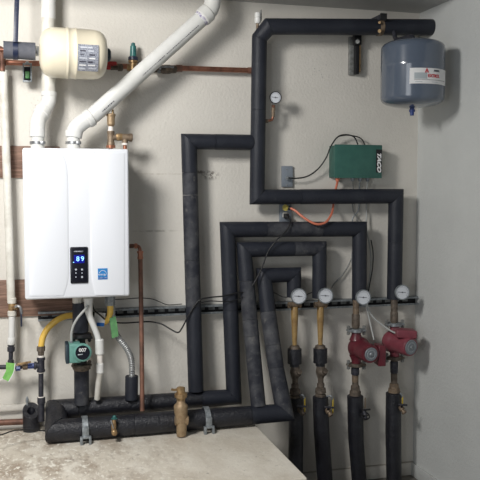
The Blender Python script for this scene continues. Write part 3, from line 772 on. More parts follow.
part('thread_tape', G().px(W, [(125, 143, 3.1), (125, 145.2, 3.1)]), 'white_teflon', t)

# copper drain at heater's right
t = root('copper_drain_pipe', 'thin upright copper pipe right of the heater down to black pipes', 'pipe', P(142, 412, .27))
part('pipe', G().tube(PP([(131, 245.8, .14), (134, 245.8, .14), (138.2, 246.5, .14), (140, 250, .14), (140.3, 256, .14)]) , .0085, n=14), 'copper', t)
part('pipe', G().tube(PP([(140.3, 254, .14), (141.5, 330, .18), (142.3, 411, .235)]), 2.3 * S(141, 300, .18), n=16, smooth=False), 'copper_dull', t)
part('coupling', G().px(.14, [(140.2, 251, 3.2), (140.2, 253, 3.2), (140.3, 253.3, 2.6), (140.3, 256.5, 2.6), (140.3, 257, 3.0), (140.3, 259, 3.0)]).cyl(P(134.5, 245.9, .14), P(137, 246, .14), .0125), 'copper_bright', t)

# ------------------------------------------------------------------ under the heater
PW = .17
# foam piece, flange, circulator 007, flange, foam piece
t = root('upper_pump_pipe', 'short black foam-wrapped pipe between heater and teal pump', 'pipe', P(81, 334, PW))
part('foam_sleeve', G().px(PW, [(80.3, 303, 7.7), (80.3, 304, 7.9), (80.6, 331, 7.9), (80.6, 332, 7.6)], n=28), 'foam', t)
t = root('lower_pump_pipe', 'short upright black foam pipe from teal pump down to back pipe', 'pipe', P(82, 402, PW - .02))
part('foam_sleeve', G().px(PW - .02, [(81.5, 369.5, 7.2), (81.5, 370.5, 7.4), (81.7, 403, 7.3), (81.7, 404, 7.1)], n=28), 'foam_dusty', t)
def teal_pump():
    t = root('teal_circulator_pump', 'teal-green circulator pump marked 007 under the heater', 'pump', P(81, 370, PW))
    s = S(81, 350, PW)
    part('flange', G().px(PW, [(81.5, 333.3, 9), (81.5, 334, 10), (81.5, 336.5, 10), (81.5, 337.2, 9)]).box(P(81.5, 337.7, PW), (.10, .04, .01), bev=.003), 'black', t)
    part('neck', G().px(PW, [(81.5, 337, 6), (81.5, 340, 3.8), (81.5, 343, 3.8), (81.5, 346, 5.5), (81.5, 360, 5.5), (81.5, 366, 5)]), 'black_rubber', t)
    part('flange', G().px(PW, [(81.5, 363.8, 9.2), (81.5, 364.4, 10.1), (81.5, 366, 10.1), (81.5, 366.6, 9), (81.5, 369.5, 8), (81.5, 370.3, 7)]), 'brass_dark', t)
    for x in (73.5, 89.5):
        part('flange_bolt', G().px(PW + .005, [(x, 334.5, 1.1), (x, 342, 1.1)], n=8).px(PW + .005, [(x, 338.4, 1.8), (x, 341, 1.8)], n=6), 'black', t)
        part('flange_bolt', G().px(PW + .01, [(x, 360, 1.1), (x, 369, 1.1)], n=8).px(PW + .01, [(x, 361, 1.8), (x, 363.2, 1.8)], n=6), 'brass_dark', t)
    # motor housing
    c = P(81.6, 352.3, PW)
    c2 = P(82.6, 352.6, PW + .11)
    part('motor_housing', G().lathe(V((c.x, -PW + .02, c.z)), c2, [(0, .034), (.12, .040), (.9, .0415), (.97, .040), (1, .035)], n=32), 'teal', t)
    a = P(72.2, 352, PW + .06)
    part('junction_box', G().box(a + V((.010, 0, 0)), (.052, .085, .086), bev=.006, seg=3), 'teal', t)
    part('box_cover', G().box(a + V((-.023, 0, .0)), (.016, .088, .088), bev=.004), 'teal_dark', t, 'dark side cover')
    pf = c2; ax = (c2 - V((c.x, -PW + .02, c.z))).normalized()
    fp = part('face_plate', G().cyl(pf, pf + ax * .003, .0315, n=32), 'black_gloss', t, 'round black plate with white numbers')
    text('number', '007', .022, pf + ax * .0042 + V((0, 0, .011)), 'label_white', fp, bold=.0005, sx=1.0)
    part('plate_mark', G().box(pf + ax * .0038 + V((-.010, 0, -.010)), (.022, .001, .008), bev=.0003), 'label_grey', fp)
    part('plate_mark', G().box(pf + ax * .0038 + V((.006, 0, -.019)), (.028, .001, .006), bev=.0003), 'green_tag_dark', fp, 'green stripe')
    part('cord_grip', G().px(PW + .06, [(71.3, 340.8, 1.6), (71.3, 342.5, 2.0), (71.3, 344, 2.0)], n=10), 'galv', t)
teal_pump()
g = G().tube(PP([(92, 296, .2), (91.5, 302, .2), (86, 308.5, .24), (77, 319, .25), (72, 330, .24), (71.3, 342, .23)]), .0058, n=12)
solo('flexible_conduit', g, 'grey_cord', 'grey flexible conduit curving from heater down to teal pump', 'cable')
# white condensate drain
t = root('condensate_drain_pipe', 'bent white plastic drain pipe right of the teal pump', 'pipe', P(97, 397, .13))
part('pipe', G().tube(PP([(88.4, 298, .21), (88.7, 309, .21), (90, 317, .205), (96, 332, .2), (98.7, 341, .2), (99.3, 346, .2)]), lambda u_: (4.6 - 1.6 * min(1, u_ * 2)) * S(95, 330, .2) * 1.0, n=18), 'pvc', t, ang=60)
part('coupling', G().px(.2, [(99.3, 339, 3.6), (99.4, 340, 4.4), (99.8, 353.5, 4.4), (99.8, 354.5, 3.6)]), 'pvc', t)
part('pipe', G().px(.2, [(99.9, 354, 3.0), (100, 364, 3.0)]), 'white_teflon', t, 'cream section of pipe')
part('coupling', G().px(.2, [(100, 363, 3.2), (100, 364, 3.9), (100.2, 372.5, 3.9), (100.2, 373.5, 3.0)]), 'pvc', t)
part('pipe', G().tube(PP([(100.1, 372.5, .2), (98.5, 384, .18), (97.2, 399, .16)]), 3.0 * S(98, 380, .2), n=16), 'pvc_old', t)

# yellow gas hose
t = root('gas_hose', 'yellow coated gas hose looping from heater to black gas tee', 'hose', P(41.5, 347, .1))
part('hose', G().tube(PP([(110.2, 304, .17), (110.2, 313, .165), (107.5, 320, .14), (98, 324, .09), (84, 319.5, .075), (72, 315.5, .08), (60, 318.5, .10), (49, 327, .10), (43, 337, .1), (41, 347.5, .1)]), 3.1 * S(60, 320, .1), n=18, sub=10), 'yellow_hose', t, ang=60)
part('hose_nut', G().px(.1, [(41, 346, 3.8), (41, 347, 4.1), (41, 351, 4.1), (41, 351.3, 3.2), (41, 352, 3.2), (41, 355.5, 2.9)], n=8), 'brass_dark', t)
# gas line with tee
t = root('gas_pipe', 'black iron gas pipe and tee below the yellow hose', 'pipe', P(41, 402, .1))
part('tee', G().px(.1, [(41, 357, 3.3), (41, 357.8, 4.1), (41, 360, 4.1), (41, 360.5, 3.5), (41, 369, 3.5), (41, 369.4, 4.1), (41, 371.5, 4.1), (41, 372, 3.4)]).lathe(P(33.8, 365.6, .1), P(41, 365.6, .1), [(0, .015), (.1, .0185), (.35, .0185), (.4, .0145), (1, .0145)]), 'black_steel', t)
part('thread_tape', G().px(.1, [(41, 355.3, 3.2), (41, 357.3, 3.4)]), 'white_teflon', t)
part('thread_tape', G().px(.1, [(41, 371.8, 3.0), (41, 373, 3.0)]), 'white_teflon', t)
part('pipe', G().px(.1, [(41, 372.5, 2.5), (41, 398, 2.5)]), 'black_steel', t)
part('coupling', G().px(.1, [(41.3, 396.8, 3.0), (41.3, 397.4, 3.9), (41.3, 403, 3.9), (41.4, 403.5, 3.1), (41.5, 421, 3.1)]), 'black_steel', t)
part('thread_tape', G().px(.1, [(41.2, 396.3, 3.3), (41.2, 397.6, 3.5)]), 'white_teflon', t)
t = root('gas_branch_pipe', 'dark horizontal pipe with brass and blue fittings at left edge', 'pipe', P(16, 371, .1))
part('pipe', G().cyl(P(-20, 367.6, .1), P(22, 366.6, .1), .0105, n=14), 'black_steel', t)
part('fitting', G().lathe(P(14, 366.8, .1), P(28, 366, .1), [(0, .009), (.05, .013), (.35, .013), (.38, .010), (.6, .010), (.62, .0165), (.95, .0165), (1, .011)], n=12), 'brass_old', t)
part('lever', G().box(P(24, 363.2, .125), (.062, .006, .010), bev=.002, ax=Matrix.Rotation(R(-8), 3, 'Y')), 'brass', t)
part('fitting', G().lathe(P(27.5, 366, .1), P(34.5, 365.7, .1), [(0, .010), (.05, .0135), (.95, .0135), (1, .010)], n=6), 'blue_paint', t, 'blue fitting')
part('fitting', G().lathe(P(15.5, 368.5, .112), P(20.5, 368, .112), [(0, .010), (.05, .0125), (.95, .0125), (1, .010)], n=6), 'blue_paint', t, 'blue fitting')
part('elbow', G().px(.1, [(10.8, 360, 3), (10.8, 370, 3.4), (10.8, 371, 3)]), 'black_steel', t)
g = G(); q = PP([(6, 362.5, .125), (15, 363.5, .128), (13.5, 372, .135), (8.5, 381.5, .14), (2.2, 378.5, .135), (6, 371, .13)])
g.prism(q, V((0, .003, 0)))
t = solo('green_tag', g, 'green_tag', 'bright green curled paper tag on the left gas fitting', 'tag')
part('tag_edge', G().tube(PP([(15.2, 363.5, .129), (13.8, 372, .136), (8.6, 382, .141)]), .0022, n=6), 'label_white', t, 'white torn edge')
part('tag_tie', G().tube(PP([(-8, 380.5, .13), (-2, 381, .135), (3, 378.5, .137)]), .0022, n=6), 'label_white', t)
# low copper/brown pipe at left
a = P(-30, 424.0, .05); b = P(26, 421.5, .05)
solo('low_brown_pipe', G().cyl(a, b, .0145, n=16), 'copper_dull', 'brown-painted copper pipe low behind the platform at the left', 'pipe')
# foam stub with open hole
def foam_stub():
    c = P(31.0, 410.5, .06); s = S(31, 410, .06); bz_ = PZ + .001
    t = root('foam_stub', 'short open-ended black foam stub standing on the platform', 'pipe', V((c.x, c.y, bz_)))
    tilt = V((0, -.35, 1)).normalized(); top = c; bot = V((c.x, c.y, bz_))
    n = 32; u, v = G().frame(V((0, 0, 1)))
    ro, ri = 8.2 * s, 3.9 * s
    def ring(cen, r, nrm): return [cen + (u * math.cos(2 * math.pi * i / n) + v * math.sin(2 * math.pi * i / n)) * r - V((0, 0, 1)) * ((u * math.cos(2 * math.pi * i / n) + v * math.sin(2 * math.pi * i / n)) * r).dot(nrm) / nrm.z for i in range(n)]
    nt = V((0, -.75, 1)).normalized(); flat = V((0, 0, 1))
    g = G().loft([ring(bot, ro, flat), ring(top, ro, nt), ring(top + V((0, 0, -.001)), ri, nt), ring(top - V((0, -.0, .055)), ri, flat)])
    part('foam_sleeve', g, 'foam_dark', t, ang=45)
    part('bore', G().loft([ring(top + V((0, 0, -.05)), ri * 1.01, flat), ring(top + V((0, 0, -.052)), ri, flat)]), 'foam_inside', t, 'dark hollow centre')
foam_stub()
t = root('bleed_valve', 'tiny green-and-steel bleed valve sticking up behind the foam stub', 'valve', P(27, 416, .03))
part('stem', G().px(.03, [(27.3, 399, 1.0), (27.3, 403, 1.2), (27.3, 416, 1.2)]), 'galv', t)
part('tip', G().px(.03, [(27, 396.5, .6), (27, 397, .9), (27.2, 399.5, 1.6), (27.2, 402, 1.6)]), 'galv', t)

# corrugated hose
def corr():
    t = root('corrugated_hose', 'ribbed stainless steel flex hose dropping into a foam sleeve', 'hose', P(132, 380, .14))
    pts = PP([(112, 304, .15), (113, 325, .16), (118, 337, .17), (127, 349, .17), (131.5, 361, .16), (132, 379, .15)])
    q = [pts[0] * 2 - pts[1]] + pts + [pts[-1] * 2 - pts[-2]]; out = []
    for i in range(1, len(q) - 2):
        p0, p1, p2, p3 = q[i - 1:i + 3]
        for k in range(40):
            u_ = k / 40; out.append(.5 * ((2 * p1) + (p2 - p0) * u_ + (2 * p0 - 5 * p1 + 4 * p2 - p3) * u_ * u_ + (3 * p1 - p0 - 3 * p2 + p3) * u_ ** 3))
    N_ = len(out); r = 3.0 * S(130, 350, .17)
    part('hose', G().tube(out, lambda f: r * (1 + .11 * math.sin(f * N_ / 5 * 2 * math.pi)), n=16, smooth=False), 'steel_light', t, ang=80)
corr()
g = G(); q = PP([(109.5, 318.5, .185), (115.5, 316, .19), (117.5, 326, .2), (118.5, 336, .2), (112, 338.8, .2), (110.6, 328, .195)])
g.prism(q, V((0, .004, 0))); solo('green_wrapped_tag', g, 'green_tag_dark', 'dull green printed tag wrapped round the flex hose top', 'tag')
a, b = P(94, 314, .145), P(105, 327.5, .145)
t = root('hanging_label', 'small white paper label with blue strip hanging under heater', 'label', V(((a.x + b.x) / 2, -.06, b.z)))
part('paper', G().box((a + b) / 2 + V((0, 0, .005)), (b.x - a.x, .0015, a.z - b.z), ax=Matrix.Rotation(R(6), 3, 'Y')), 'label_white', t)
part('blue_strip', G().box(P(100.5, 324.5, .148), (.034, .0018, .016), ax=Matrix.Rotation(R(6), 3, 'Y')), 'label_deep', t, 'blue band')
t = root('foam_sleeve_socket', 'short dark foam sleeve where the ribbed steel hose ends', 'pipe', P(131.5, 398, .14))
part('foam_sleeve', G().px(.14, [(131.7, 376, 3.2), (131.7, 375.8, 6.2), (131.7, 376.8, 6.5), (131.5, 399, 6.5)], n=26), 'foam', t)

# ------------------------------------------------------------------ on the front pipe: valves and hangers
t = root('mixing_valve', 'large tan brass valve with side lever standing before black pipes', 'valve', V((P(181, 434, FW + .07).x, -(FW + .07), PZ)))
W = FW + .075
part('valve_body', G().px(W, [(181, 399, 3.6), (181, 403, 4.6), (180.8, 405, 6.7), (180.8, 407, 7.0), (180.8, 412, 6.7), (181.5, 418, 5.8), (181.5, 426, 5.3), (181.5, 435.5, 4.9)], n=28).cyl(P(175.5, 420, W), P(187.5, 420, W), .024), 'bronze', t, ang=60)
part('bonnet', G().px(W, [(181, 392.3, 4.6), (181, 393.3, 6.5), (181, 397, 6.5), (181, 397.6, 4.8), (181, 400, 4.4)], n=8), 'brass', t)
part('cap', G().px(W, [(180.8, 386.8, 2.6), (180.8, 387.6, 4.2), (180.8, 391.5, 4.3), (180.8, 393, 4.3)]), 'brass', t)
part('lever', G().tube(PP([(180, 388.7, W), (175.5, 389.8, W + .005), (171.5, 389.5, W + .01)]), .0055, n=10), 'brass', t)
def hanger(loc, label, group):
    t = root('pipe_clamp', label, 'clamp', loc, group)
    r = .0535; c = loc + V((0, 0, FZ - PZ))
    part('strap', G().band(c, V((1, 0, 0)), r, .026, .004, a0=-5, a1=140, n=20), 'galv', t)
    # forked foot in front of the pipe
    f = c + V((0, -r - .006, -.012))
    g = G().box(f + V((0, 0, .012)), (.030, .009, .05), bev=.003)
    g.box(f + V((-.019, -.006, -.024)), (.013, .022, .042), bev=.003).box(f + V((.019, -.006, -.024)), (.011, .020, .038), bev=.003).box(f + V((0, -.006, -.008)), (.048, .014, .012), bev=.003)
    part('forked_foot', g, 'galv', t)
    return t
hx = V((P(85.5, 430, FW + .05).x, yF, PZ))
grp = 'grey galvanised clamps on the front pipe'
H0 = hanger(hx, 'grey metal clamp on the front black pipe below the teal pump', grp)
dup(H0, V((P(208.5, 420, FW + .05).x, yF, PZ)), 'grey metal clamp on the front black pipe right of the brass valve', grp)
t = root('drain_cock', 'small brass drain valve with teal top on the front pipe', 'valve', P(114, 437, FW + .07))
W = FW + .065
part('valve_body', G().px(W, [(114, 419.5, 1.7), (113.8, 423, 2.4), (113.6, 427, 2.7), (113.8, 430, 2.2)]).lathe(P(113.8, 430, W - .005), P(114.6, 433.5, W + .035), [(0, .009), (.3, .013), (.9, .013), (1, .009)], n=14), 'brass', t)
part('handle', G().px(W, [(114.3, 415.5, 1.2), (114.3, 416.5, 2.0), (114.3, 419, 1.9), (114.3, 420, 1.2)]).box(P(114.3, 418.6, W), (.026, .008, .006), bev=.002), 'green_knob', t, 'teal handle')
part('lever', G().box(P(112.3, 424.5, W + .015), (.005, .005, .042), bev=.0015, ax=Matrix.Rotation(R(-15), 3, 'Y')), 'steel', t)
# cut patch on the middle loop: pale torn foam
# ------------------------------------------------------------------ outlets, green controller
a, b = P(281.5, 166, .008), P(292.5, 187, .008)
t = root('junction_box_cover', 'grey blank wall plate left of the green box, cable entering', 'wall plate', V(((a.x + b.x) / 2, 0, b.z)))
part('plate', G().box((a + b) / 2, (b.x - a.x, .014, a.z - b.z), bev=.003), 'plate_blue', t)
part('cord_grip', G().cyl(P(287, 178, .014), P(287.5, 178, .035), .010).cyl(P(287, 178, .03), P(289, 178, .045), .007), 'galv', t)
for yy in (169.5, 185): part('screw', G().cyl(P(286.8, yy, .014), P(286.8, yy, .018), .003, n=8), 'galv_dark', t)
a, b = P(279.5, 203, .01), P(291, 223, .01)
t = root('power_outlet', 'grey wall outlet box between the two black pipes', 'outlet', V(((a.x + b.x) / 2, 0, b.z)))
part('plate', G().box((a + b) / 2, (b.x - a.x, .02, a.z - b.z), bev=.003), 'plate_blue', t)
part('socket', G().box(P(285.5, 215, .021), (.032, .004, .026), bev=.004), 'pvc_old', t)
part('socket', G().box(P(285.5, 207.5, .021), (.032, .004, .026), bev=.004), 'pvc_old', t)
W = .02
t = root('orange_power_cord', 'orange cord with yellow plug sagging up to the green box', 'cord', P(285.5, 213, W))
part('plug', G().cyl(P(285.2, 207.5, .02), P(285.6, 207.8, .055), .0155).cyl(P(285.6, 207.8, .05), P(288.5, 207.6, .07), .010, .007), 'yellow_plug', t, 'yellow plug')
part('plug_collar', G().cyl(P(288.5, 207.6, .068), P(290.3, 208.2, .072), .010), 'black', t)
part('cord', G().tube(PP([(290, 208, .072), (295, 210.5, .09), (303, 217, .12), (311, 222, .14), (318, 224.2, .145), (326, 222, .135), (331.5, 214, .10), (333.2, 206, .05), (334, 196, .035), (336.5, 186, .04), (338, 179, .06)]), .0060, n=10), 'orange_cord', t)
BW = .10
def green_box():
    a, b = P(333, 144.3, BW), P(382, 178.2, BW); x0, x1 = P(335, 150, BW).x, b.x
    cx = (x0 + x1) / 2; cz = (a.z + b.z) / 2; h = a.z - b.z
    t = root('zone_control_box', 'dark green metal control box on the wall above the pipe loops', 'control box', V((cx, -.05, b.z)))
    part('housing', G().box(V((cx + .004, -BW / 2 + .003, cz)), (x1 - x0 - .008, BW - .006, h - .006), bev=.003), 'green_box', t)
    part('cover', G().box(V((cx, -BW + .005, cz)), (x1 - x0, .010, h), bev=.003), 'green_box', t)
    la, lb_ = P(376.2, 149.5, BW), P(381.6, 172.5, BW)
    lp = part('logo_plate', G().box(V(((la.x + lb_.x) / 2, -BW - .0008, (la.z + lb_.z) / 2)), (lb_.x - la.x, .0016, la.z - lb_.z)), 'black', t, 'black plate with white lettering')
    M = Matrix.Rotation(R(90), 3, 'X'); M = Matrix.Rotation(R(90), 3, 'Y') @ M
    text('logo_lettering', 'TACO', .028, V(((la.x + lb_.x) / 2, -BW - .002, P(379, 162, BW).z)), 'label_white', lp, ax=M, bold=.0016, sx=1.25, shear=.35)
    for i, x in enumerate((337.5, 352.5, 360, 367.5)):
        part('cord_grip', G().px(.055, [(x, 176.5, 2.2), (x, 179.5, 2.2), (x, 181.5, 1.6)], n=8), 'galv' if i else 'orange_cord', t)
green_box()
def wire(name, pts, r, mt, label, cat='cable', group=None):
    return solo(name, G().tube(PP(pts), r, n=8, sub=8), mt, label, cat, group, ang=80)
wire('black_cable', [(288.5, 178, .045), (298, 178.2, .045), (308, 176, .045), (318, 169, .05), (326, 158, .06), (331, 146, .065), (338, 136.8, .06), (346, 134.7, .05), (354, 137, .05), (358, 144.5, .06)], .0036, 'wire_black', 'black cable arching from grey wall plate over the green box')
wire('black_cable', [(333, 143, .04), (337, 137.5, .05), (344, 135.4, .05), (352, 135.6, .045), (361, 138.5, .045), (365, 145, .05)], .0030, 'wire_black', 'short black cable looping over the top edge of the green box')
wire('grey_cable', [(353, 180, .055), (353, 190, .03), (352.5, 205, .025), (354, 213, .025), (358, 222, .022), (356, 245, .02), (350, 262, .02), (343, 274, .02), (334, 284, .03), (331, 290, .08), (328, 296, .1)],   .0034, 'galv_dark', 'thin grey cable from green box down towards second dial')
wire('grey_cable', [(360, 180, .055), (359, 195, .03), (358.5, 210, .025), (352.5, 219, .025), (354, 236, .02), (352, 262, .02), (357, 290, .02)], .0034, 'galv', 'thin grey cable dropping behind the widest loop')
wire('pump_cable', [(367.5, 180, .055), (366.8, 195, .03), (366.5, 228, .03), (369, 242, .035), (371, 258, .035), (370, 275, .035), (367.5, 290, .05), (366, 303, .09), (369.5, 320, .11), (374, 340, .16)], .0042, 'grey_cord', 'grey cable running down to the darker left red pump')
wire('pump_cable', [(366.3, 298, .085), (368.5, 309, .10), (374, 318, .11), (383, 325.5, .13), (392, 331.5, .16), (397.5, 333.5, .18)], .0048, 'grey_cord', 'grey cable curving right to the paler red pump')
wire('black_wire', [(371, 240, .055), (373, 252, .055), (372.5, 268, .055), (369, 288, .06), (367.5, 296, .08)], .0034, 'wire_black', 'black wire curving down right of the widest loop')
wire('sensor_wire', [(272, 292, .05), (276, 293.5, .06), (283, 297, .07), (290, 297, .10)], .0022, 'wire_black', 'short thin wire left of the leftmost dial')
wire('sensor_wire', [(303, 296, .13), (308, 294, .06), (314, 291.5, .055), (319, 289, .05)], .0022, 'wire_black', 'short thin wire between the two leftmost dials')
# long black cord from the outlet to the heater
t = root('black_power_cord', 'long black cord swagged from lower outlet across pipes to heater', 'cord', P(286, 218, .03))
part('plug', G().box(P(286.2, 216, .04), (.022, .034, .026), bev=.005).cyl(P(286.5, 216.5, .055), P(289, 218, .06), .007), 'black', t)
part('cord', G().tube(PP([(288, 217, .06), (290.5, 222, .125), (286, 231, .14), (276, 241, .145), (268, 252, .14), (261, 270, .14), (253.5, 284, .14), (247, 291.5, .135), (236, 293, .135), (224, 296, .135), (210, 297.5, .14), (199, 300.5, .14), (190, 313, .14), (182, 328, .13), (178, 332.4, .12), (171, 329.5, .10), (161.5, 324, .08), (150, 321.8, .06), (138, 322.2, .06), (122, 323, .09), (108, 321, .13), (100, 315, .17), (94, 309.5, .2), (91.5, 300, .2)]), .0037, n=8, sub=8), 'wire_black', t, ang=80)
wire('thermostat_wire', [(112, 299.5, .1), (125, 299, .05), (140, 298, .05), (152, 299, .03), (160, 302, .03), (168, 304.8, .04), (182, 304, .05)], .0022, 'wire_black', 'thin dark wire from heater bottom along the top of channel')
wire('thermostat_wire', [(199, 303, .14), (210, 301, .14), (222, 301.5, .135), (232, 301, .135), (243, 297, .135), (248, 291, .139)], .0024, 'wire_black', 'thin dark wire crossing the dusty pipes above the channel')
wire('floor_wire', [(-12, 437, .35), (2, 434.5, .33), (12, 431, .29), (22, 430, .27), (38, 430.4, .26), (46, 431, .255)], .003, 'wire_black', 'thin black wire lying on the platform at the far left')

# ------------------------------------------------------------------ zone lines on the right
ZW = .10
def zfoam(name, label, rows, mt='foam_dark', w=ZW, group='black foam sleeves dropping to the floor at right'):
    x, y, r = rows[-1]; foot = P(x, y, w); foot.z = 0.0
    t = root(name, label, 'pipe', foot, group)
    g = G(); rows = [(a, b, c * 1.09) for a, b, c in rows]; st = [(P(a, b, w), c * S(a, b, w)) for a, b, c in rows]; st.insert(0, (P(rows[0][0], rows[0][1] - .8, w), rows[0][2] * S(x, y, w) * .85)); st.append((foot, st[-1][1]))
    g.stack(st, axis=V((0, 0, -1)), n=26); part('foam_sleeve', g, mt, t, ang=50)
    return t
zfoam('floor_pipe_sleeve', 'leftmost floor-standing black foam pipe, half behind the platform corner', [(296, 398, 6.6), (296, 430, 6.8), (295.5, 479, 6.8)])
zfoam('floor_pipe_sleeve', 'black foam pipe under the second amber tube', [(320.5, 397, 7.2), (321.5, 430, 7.3), (325, 481, 7.2)])
zfoam('floor_pipe_sleeve', 'leaning black foam pipe below the darker red pump', [(355.2, 396, 7.4), (355.5, 420, 7.3), (356, 440, 7.1), (359.5, 485, 6.8)])
zfoam('floor_pipe_sleeve', 'rightmost black foam pipe with a white scrape, below the paler red pump', [(393.6, 393, 7.1), (393.3, 430, 7.2), (394, 482, 7.0)])

def meter(px, label_, dx=0):
    """amber tube valve set hanging under a dial"""
    base = P(px, 398, ZW)
    t = root('flow_balancing_valve', label_, 'valve', base, 'amber-tubed balancing valves')
    w = ZW; x = px
    part('top_union', G().px(w, [(x, 294, 2.0), (x, 300, 2.4), (x, 303, 2.6), (x, 304, 2.2), (x, 306, 3.0)]).cyl(P(x - 5, 304.5, w + .012), P(x + 5, 304.5, w + .012), .012, n=8).cyl(P(x - 6.3, 305, w + .012), P(x - 4.3, 305, w + .012), .0165, n=6).cyl(P(x + 4.3, 305, w + .012), P(x + 6.3, 305, w + .012), .0165, n=6), 'brass_old', t)
    part('test_port', G().cyl(P(x + 1, 299.5, w), P(x + 1, 299.5, w + .05), .0105), 'galv', t, 'steel test port')
    part('amber_tube', G().px(w, [(x, 306, 3.0), (x, 307, 3.5), (x, 318, 3.5), (x, 345, 2.2), (x, 347, 2.2)]), 'amber', t, 'amber tapered tube')
    part('collar', G().px(w, [(x, 345, 3.0), (x, 346, 5.0), (x, 349, 5.6), (x, 350, 4.0)], n=12), 'brass_dark', t)
    part('black_coupling', G().px(w, [(x, 348.6, 6.8), (x, 348.9, 7.1), (x, 363.2, 7.1), (x, 363.5, 6.8), (x, 364, 4.8), (x, 366.5, 4.8)], n=28), 'foam_dark', t, 'black sleeve')
    part('check_body', G().px(w, [(x + .5, 366, 4.4), (x + .5, 368.5, 4.6), (x + .5, 372.5, 5.2), (x + .5, 376, 4.2), (x + .5, 379.5, 3.0), (x + .5, 384, 2.8)]).ball(P(x + 2.2, 373, w + .012), (.024, .024, .022)).cyl(P(x + 2, 373, w + .012), P(x + 5, 371.5, w + .040), .015, n=8), 'brass_dark' , t)
    part('lower_union', G().px(w, [(x + .4, 383.5, 2.8), (x + .4, 384.2, 3.8), (x + .4, 387.5, 3.8), (x + .4, 388.2, 3.2), (x + .4, 389, 5.2), (x + .4, 393.5, 5.6), (x + .4, 394.5, 4.4), (x + .4, 395.5, 5.6), (x + .4, 397.5, 5.4)], n=14), 'brass_dark', t)
    return t
m0 = meter(294.6, 'amber-tubed brass balancing valve under the leftmost channel dial')
d_ = P(320.2, 398, ZW)
dup(m0, V((d_.x, WL[m0].y, WL[m0].z + (d_.z - WL[m0].z) * .5)), 'amber-tubed brass balancing valve under the second channel dial')

def lever_valve(px, py, label_, body='brass_dark', knob='black_steel', yellow=True, yx=5.5):
    """drain valve with lever on the foam"""
    w = ZW + .04; t = root('drain_valve', label_, 'valve', P(px, py + 6, w))
    part('valve_body', G().cyl(P(px - 4, py, w - .03), P(px + 1, py + .5, w), .014).lathe(P(px - 1.5, py - 1.5, w), P(px + 3.2, py + 5.2, w + .03), [(0, .010), (.2, .014), (.55, .014), (.6, .010), (.8, .010), (.82, .014), (1, .012)], n=14), body, t)
    part('tee_handle', G().cyl(P(px, py - .5, w + .01), P(px + .8, py - 3.2, w + .03), .0065).box(P(px + 1.2, py - 3.2, w + .032), (.052, .008, .010), bev=.003, ax=Matrix.Rotation(R(8), 3, 'Y')), knob, t)
    if yellow:
        part('valve_lever', G().box(P(px + yx, py - 4.5, w - .01), (.0065, .007, .078), bev=.002), 'yellow_handle', t, 'yellow lever')
        part('lever_arm', G().tube(PP([(px - 2, py - 14, w - .03), (px + yx - 2.0, py - 14.5, w - .01), (px + yx - .2, py - 11, w - .01)]), .0042, n=8), 'galv', t)
    return t
lever_valve(300.5, 409.5, 'drain valve with yellow lever on the leftmost floor pipe', yellow=True, yx=4.2)
lever_valve(328, 410.5, 'drain valve with bright yellow lever right of second floor pipe', body='brass_old', yx=4.9)
lever_valve(401.5, 408, 'brass drain valve with thin yellow lever on the rightmost floor pipe', body='brass_old', yx=.9)
# black wheel valve on third
w = ZW + .05; t = root('wheel_valve', 'black drain valve with round handwheel on the leaning floor pipe', 'valve', P(365, 420, w))
part('valve_body', G().cyl(P(358, 414, w - .03), P(366, 414, w), .011).lathe(P(364, 411, w), P(366, 420, w + .02), [(0, .012), (.6, .012), (.65, .009), (1, .011)]), 'black_steel', t)
part('handwheel', G().torus(P(365.2, 415.5, w + .02), V((.1, -.6, 1)), .023, .0035).cyl(P(361, 415.6, w + .02), P(369.5, 415.3, w + .02), .003, n=8), 'black', t)
part('tee_handle', G().box(P(366, 409.8, w + .01), (.05, .008, .009), bev=.003).cyl(P(365.5, 409.8, w + .01), P(365.2, 414, w + .01), .005), 'black', t)
part('valve_lever', G().box(P(365.2, 403, w - .02), (.006, .006, .055), bev=.002), 'brass_old', t, 'tan lever')

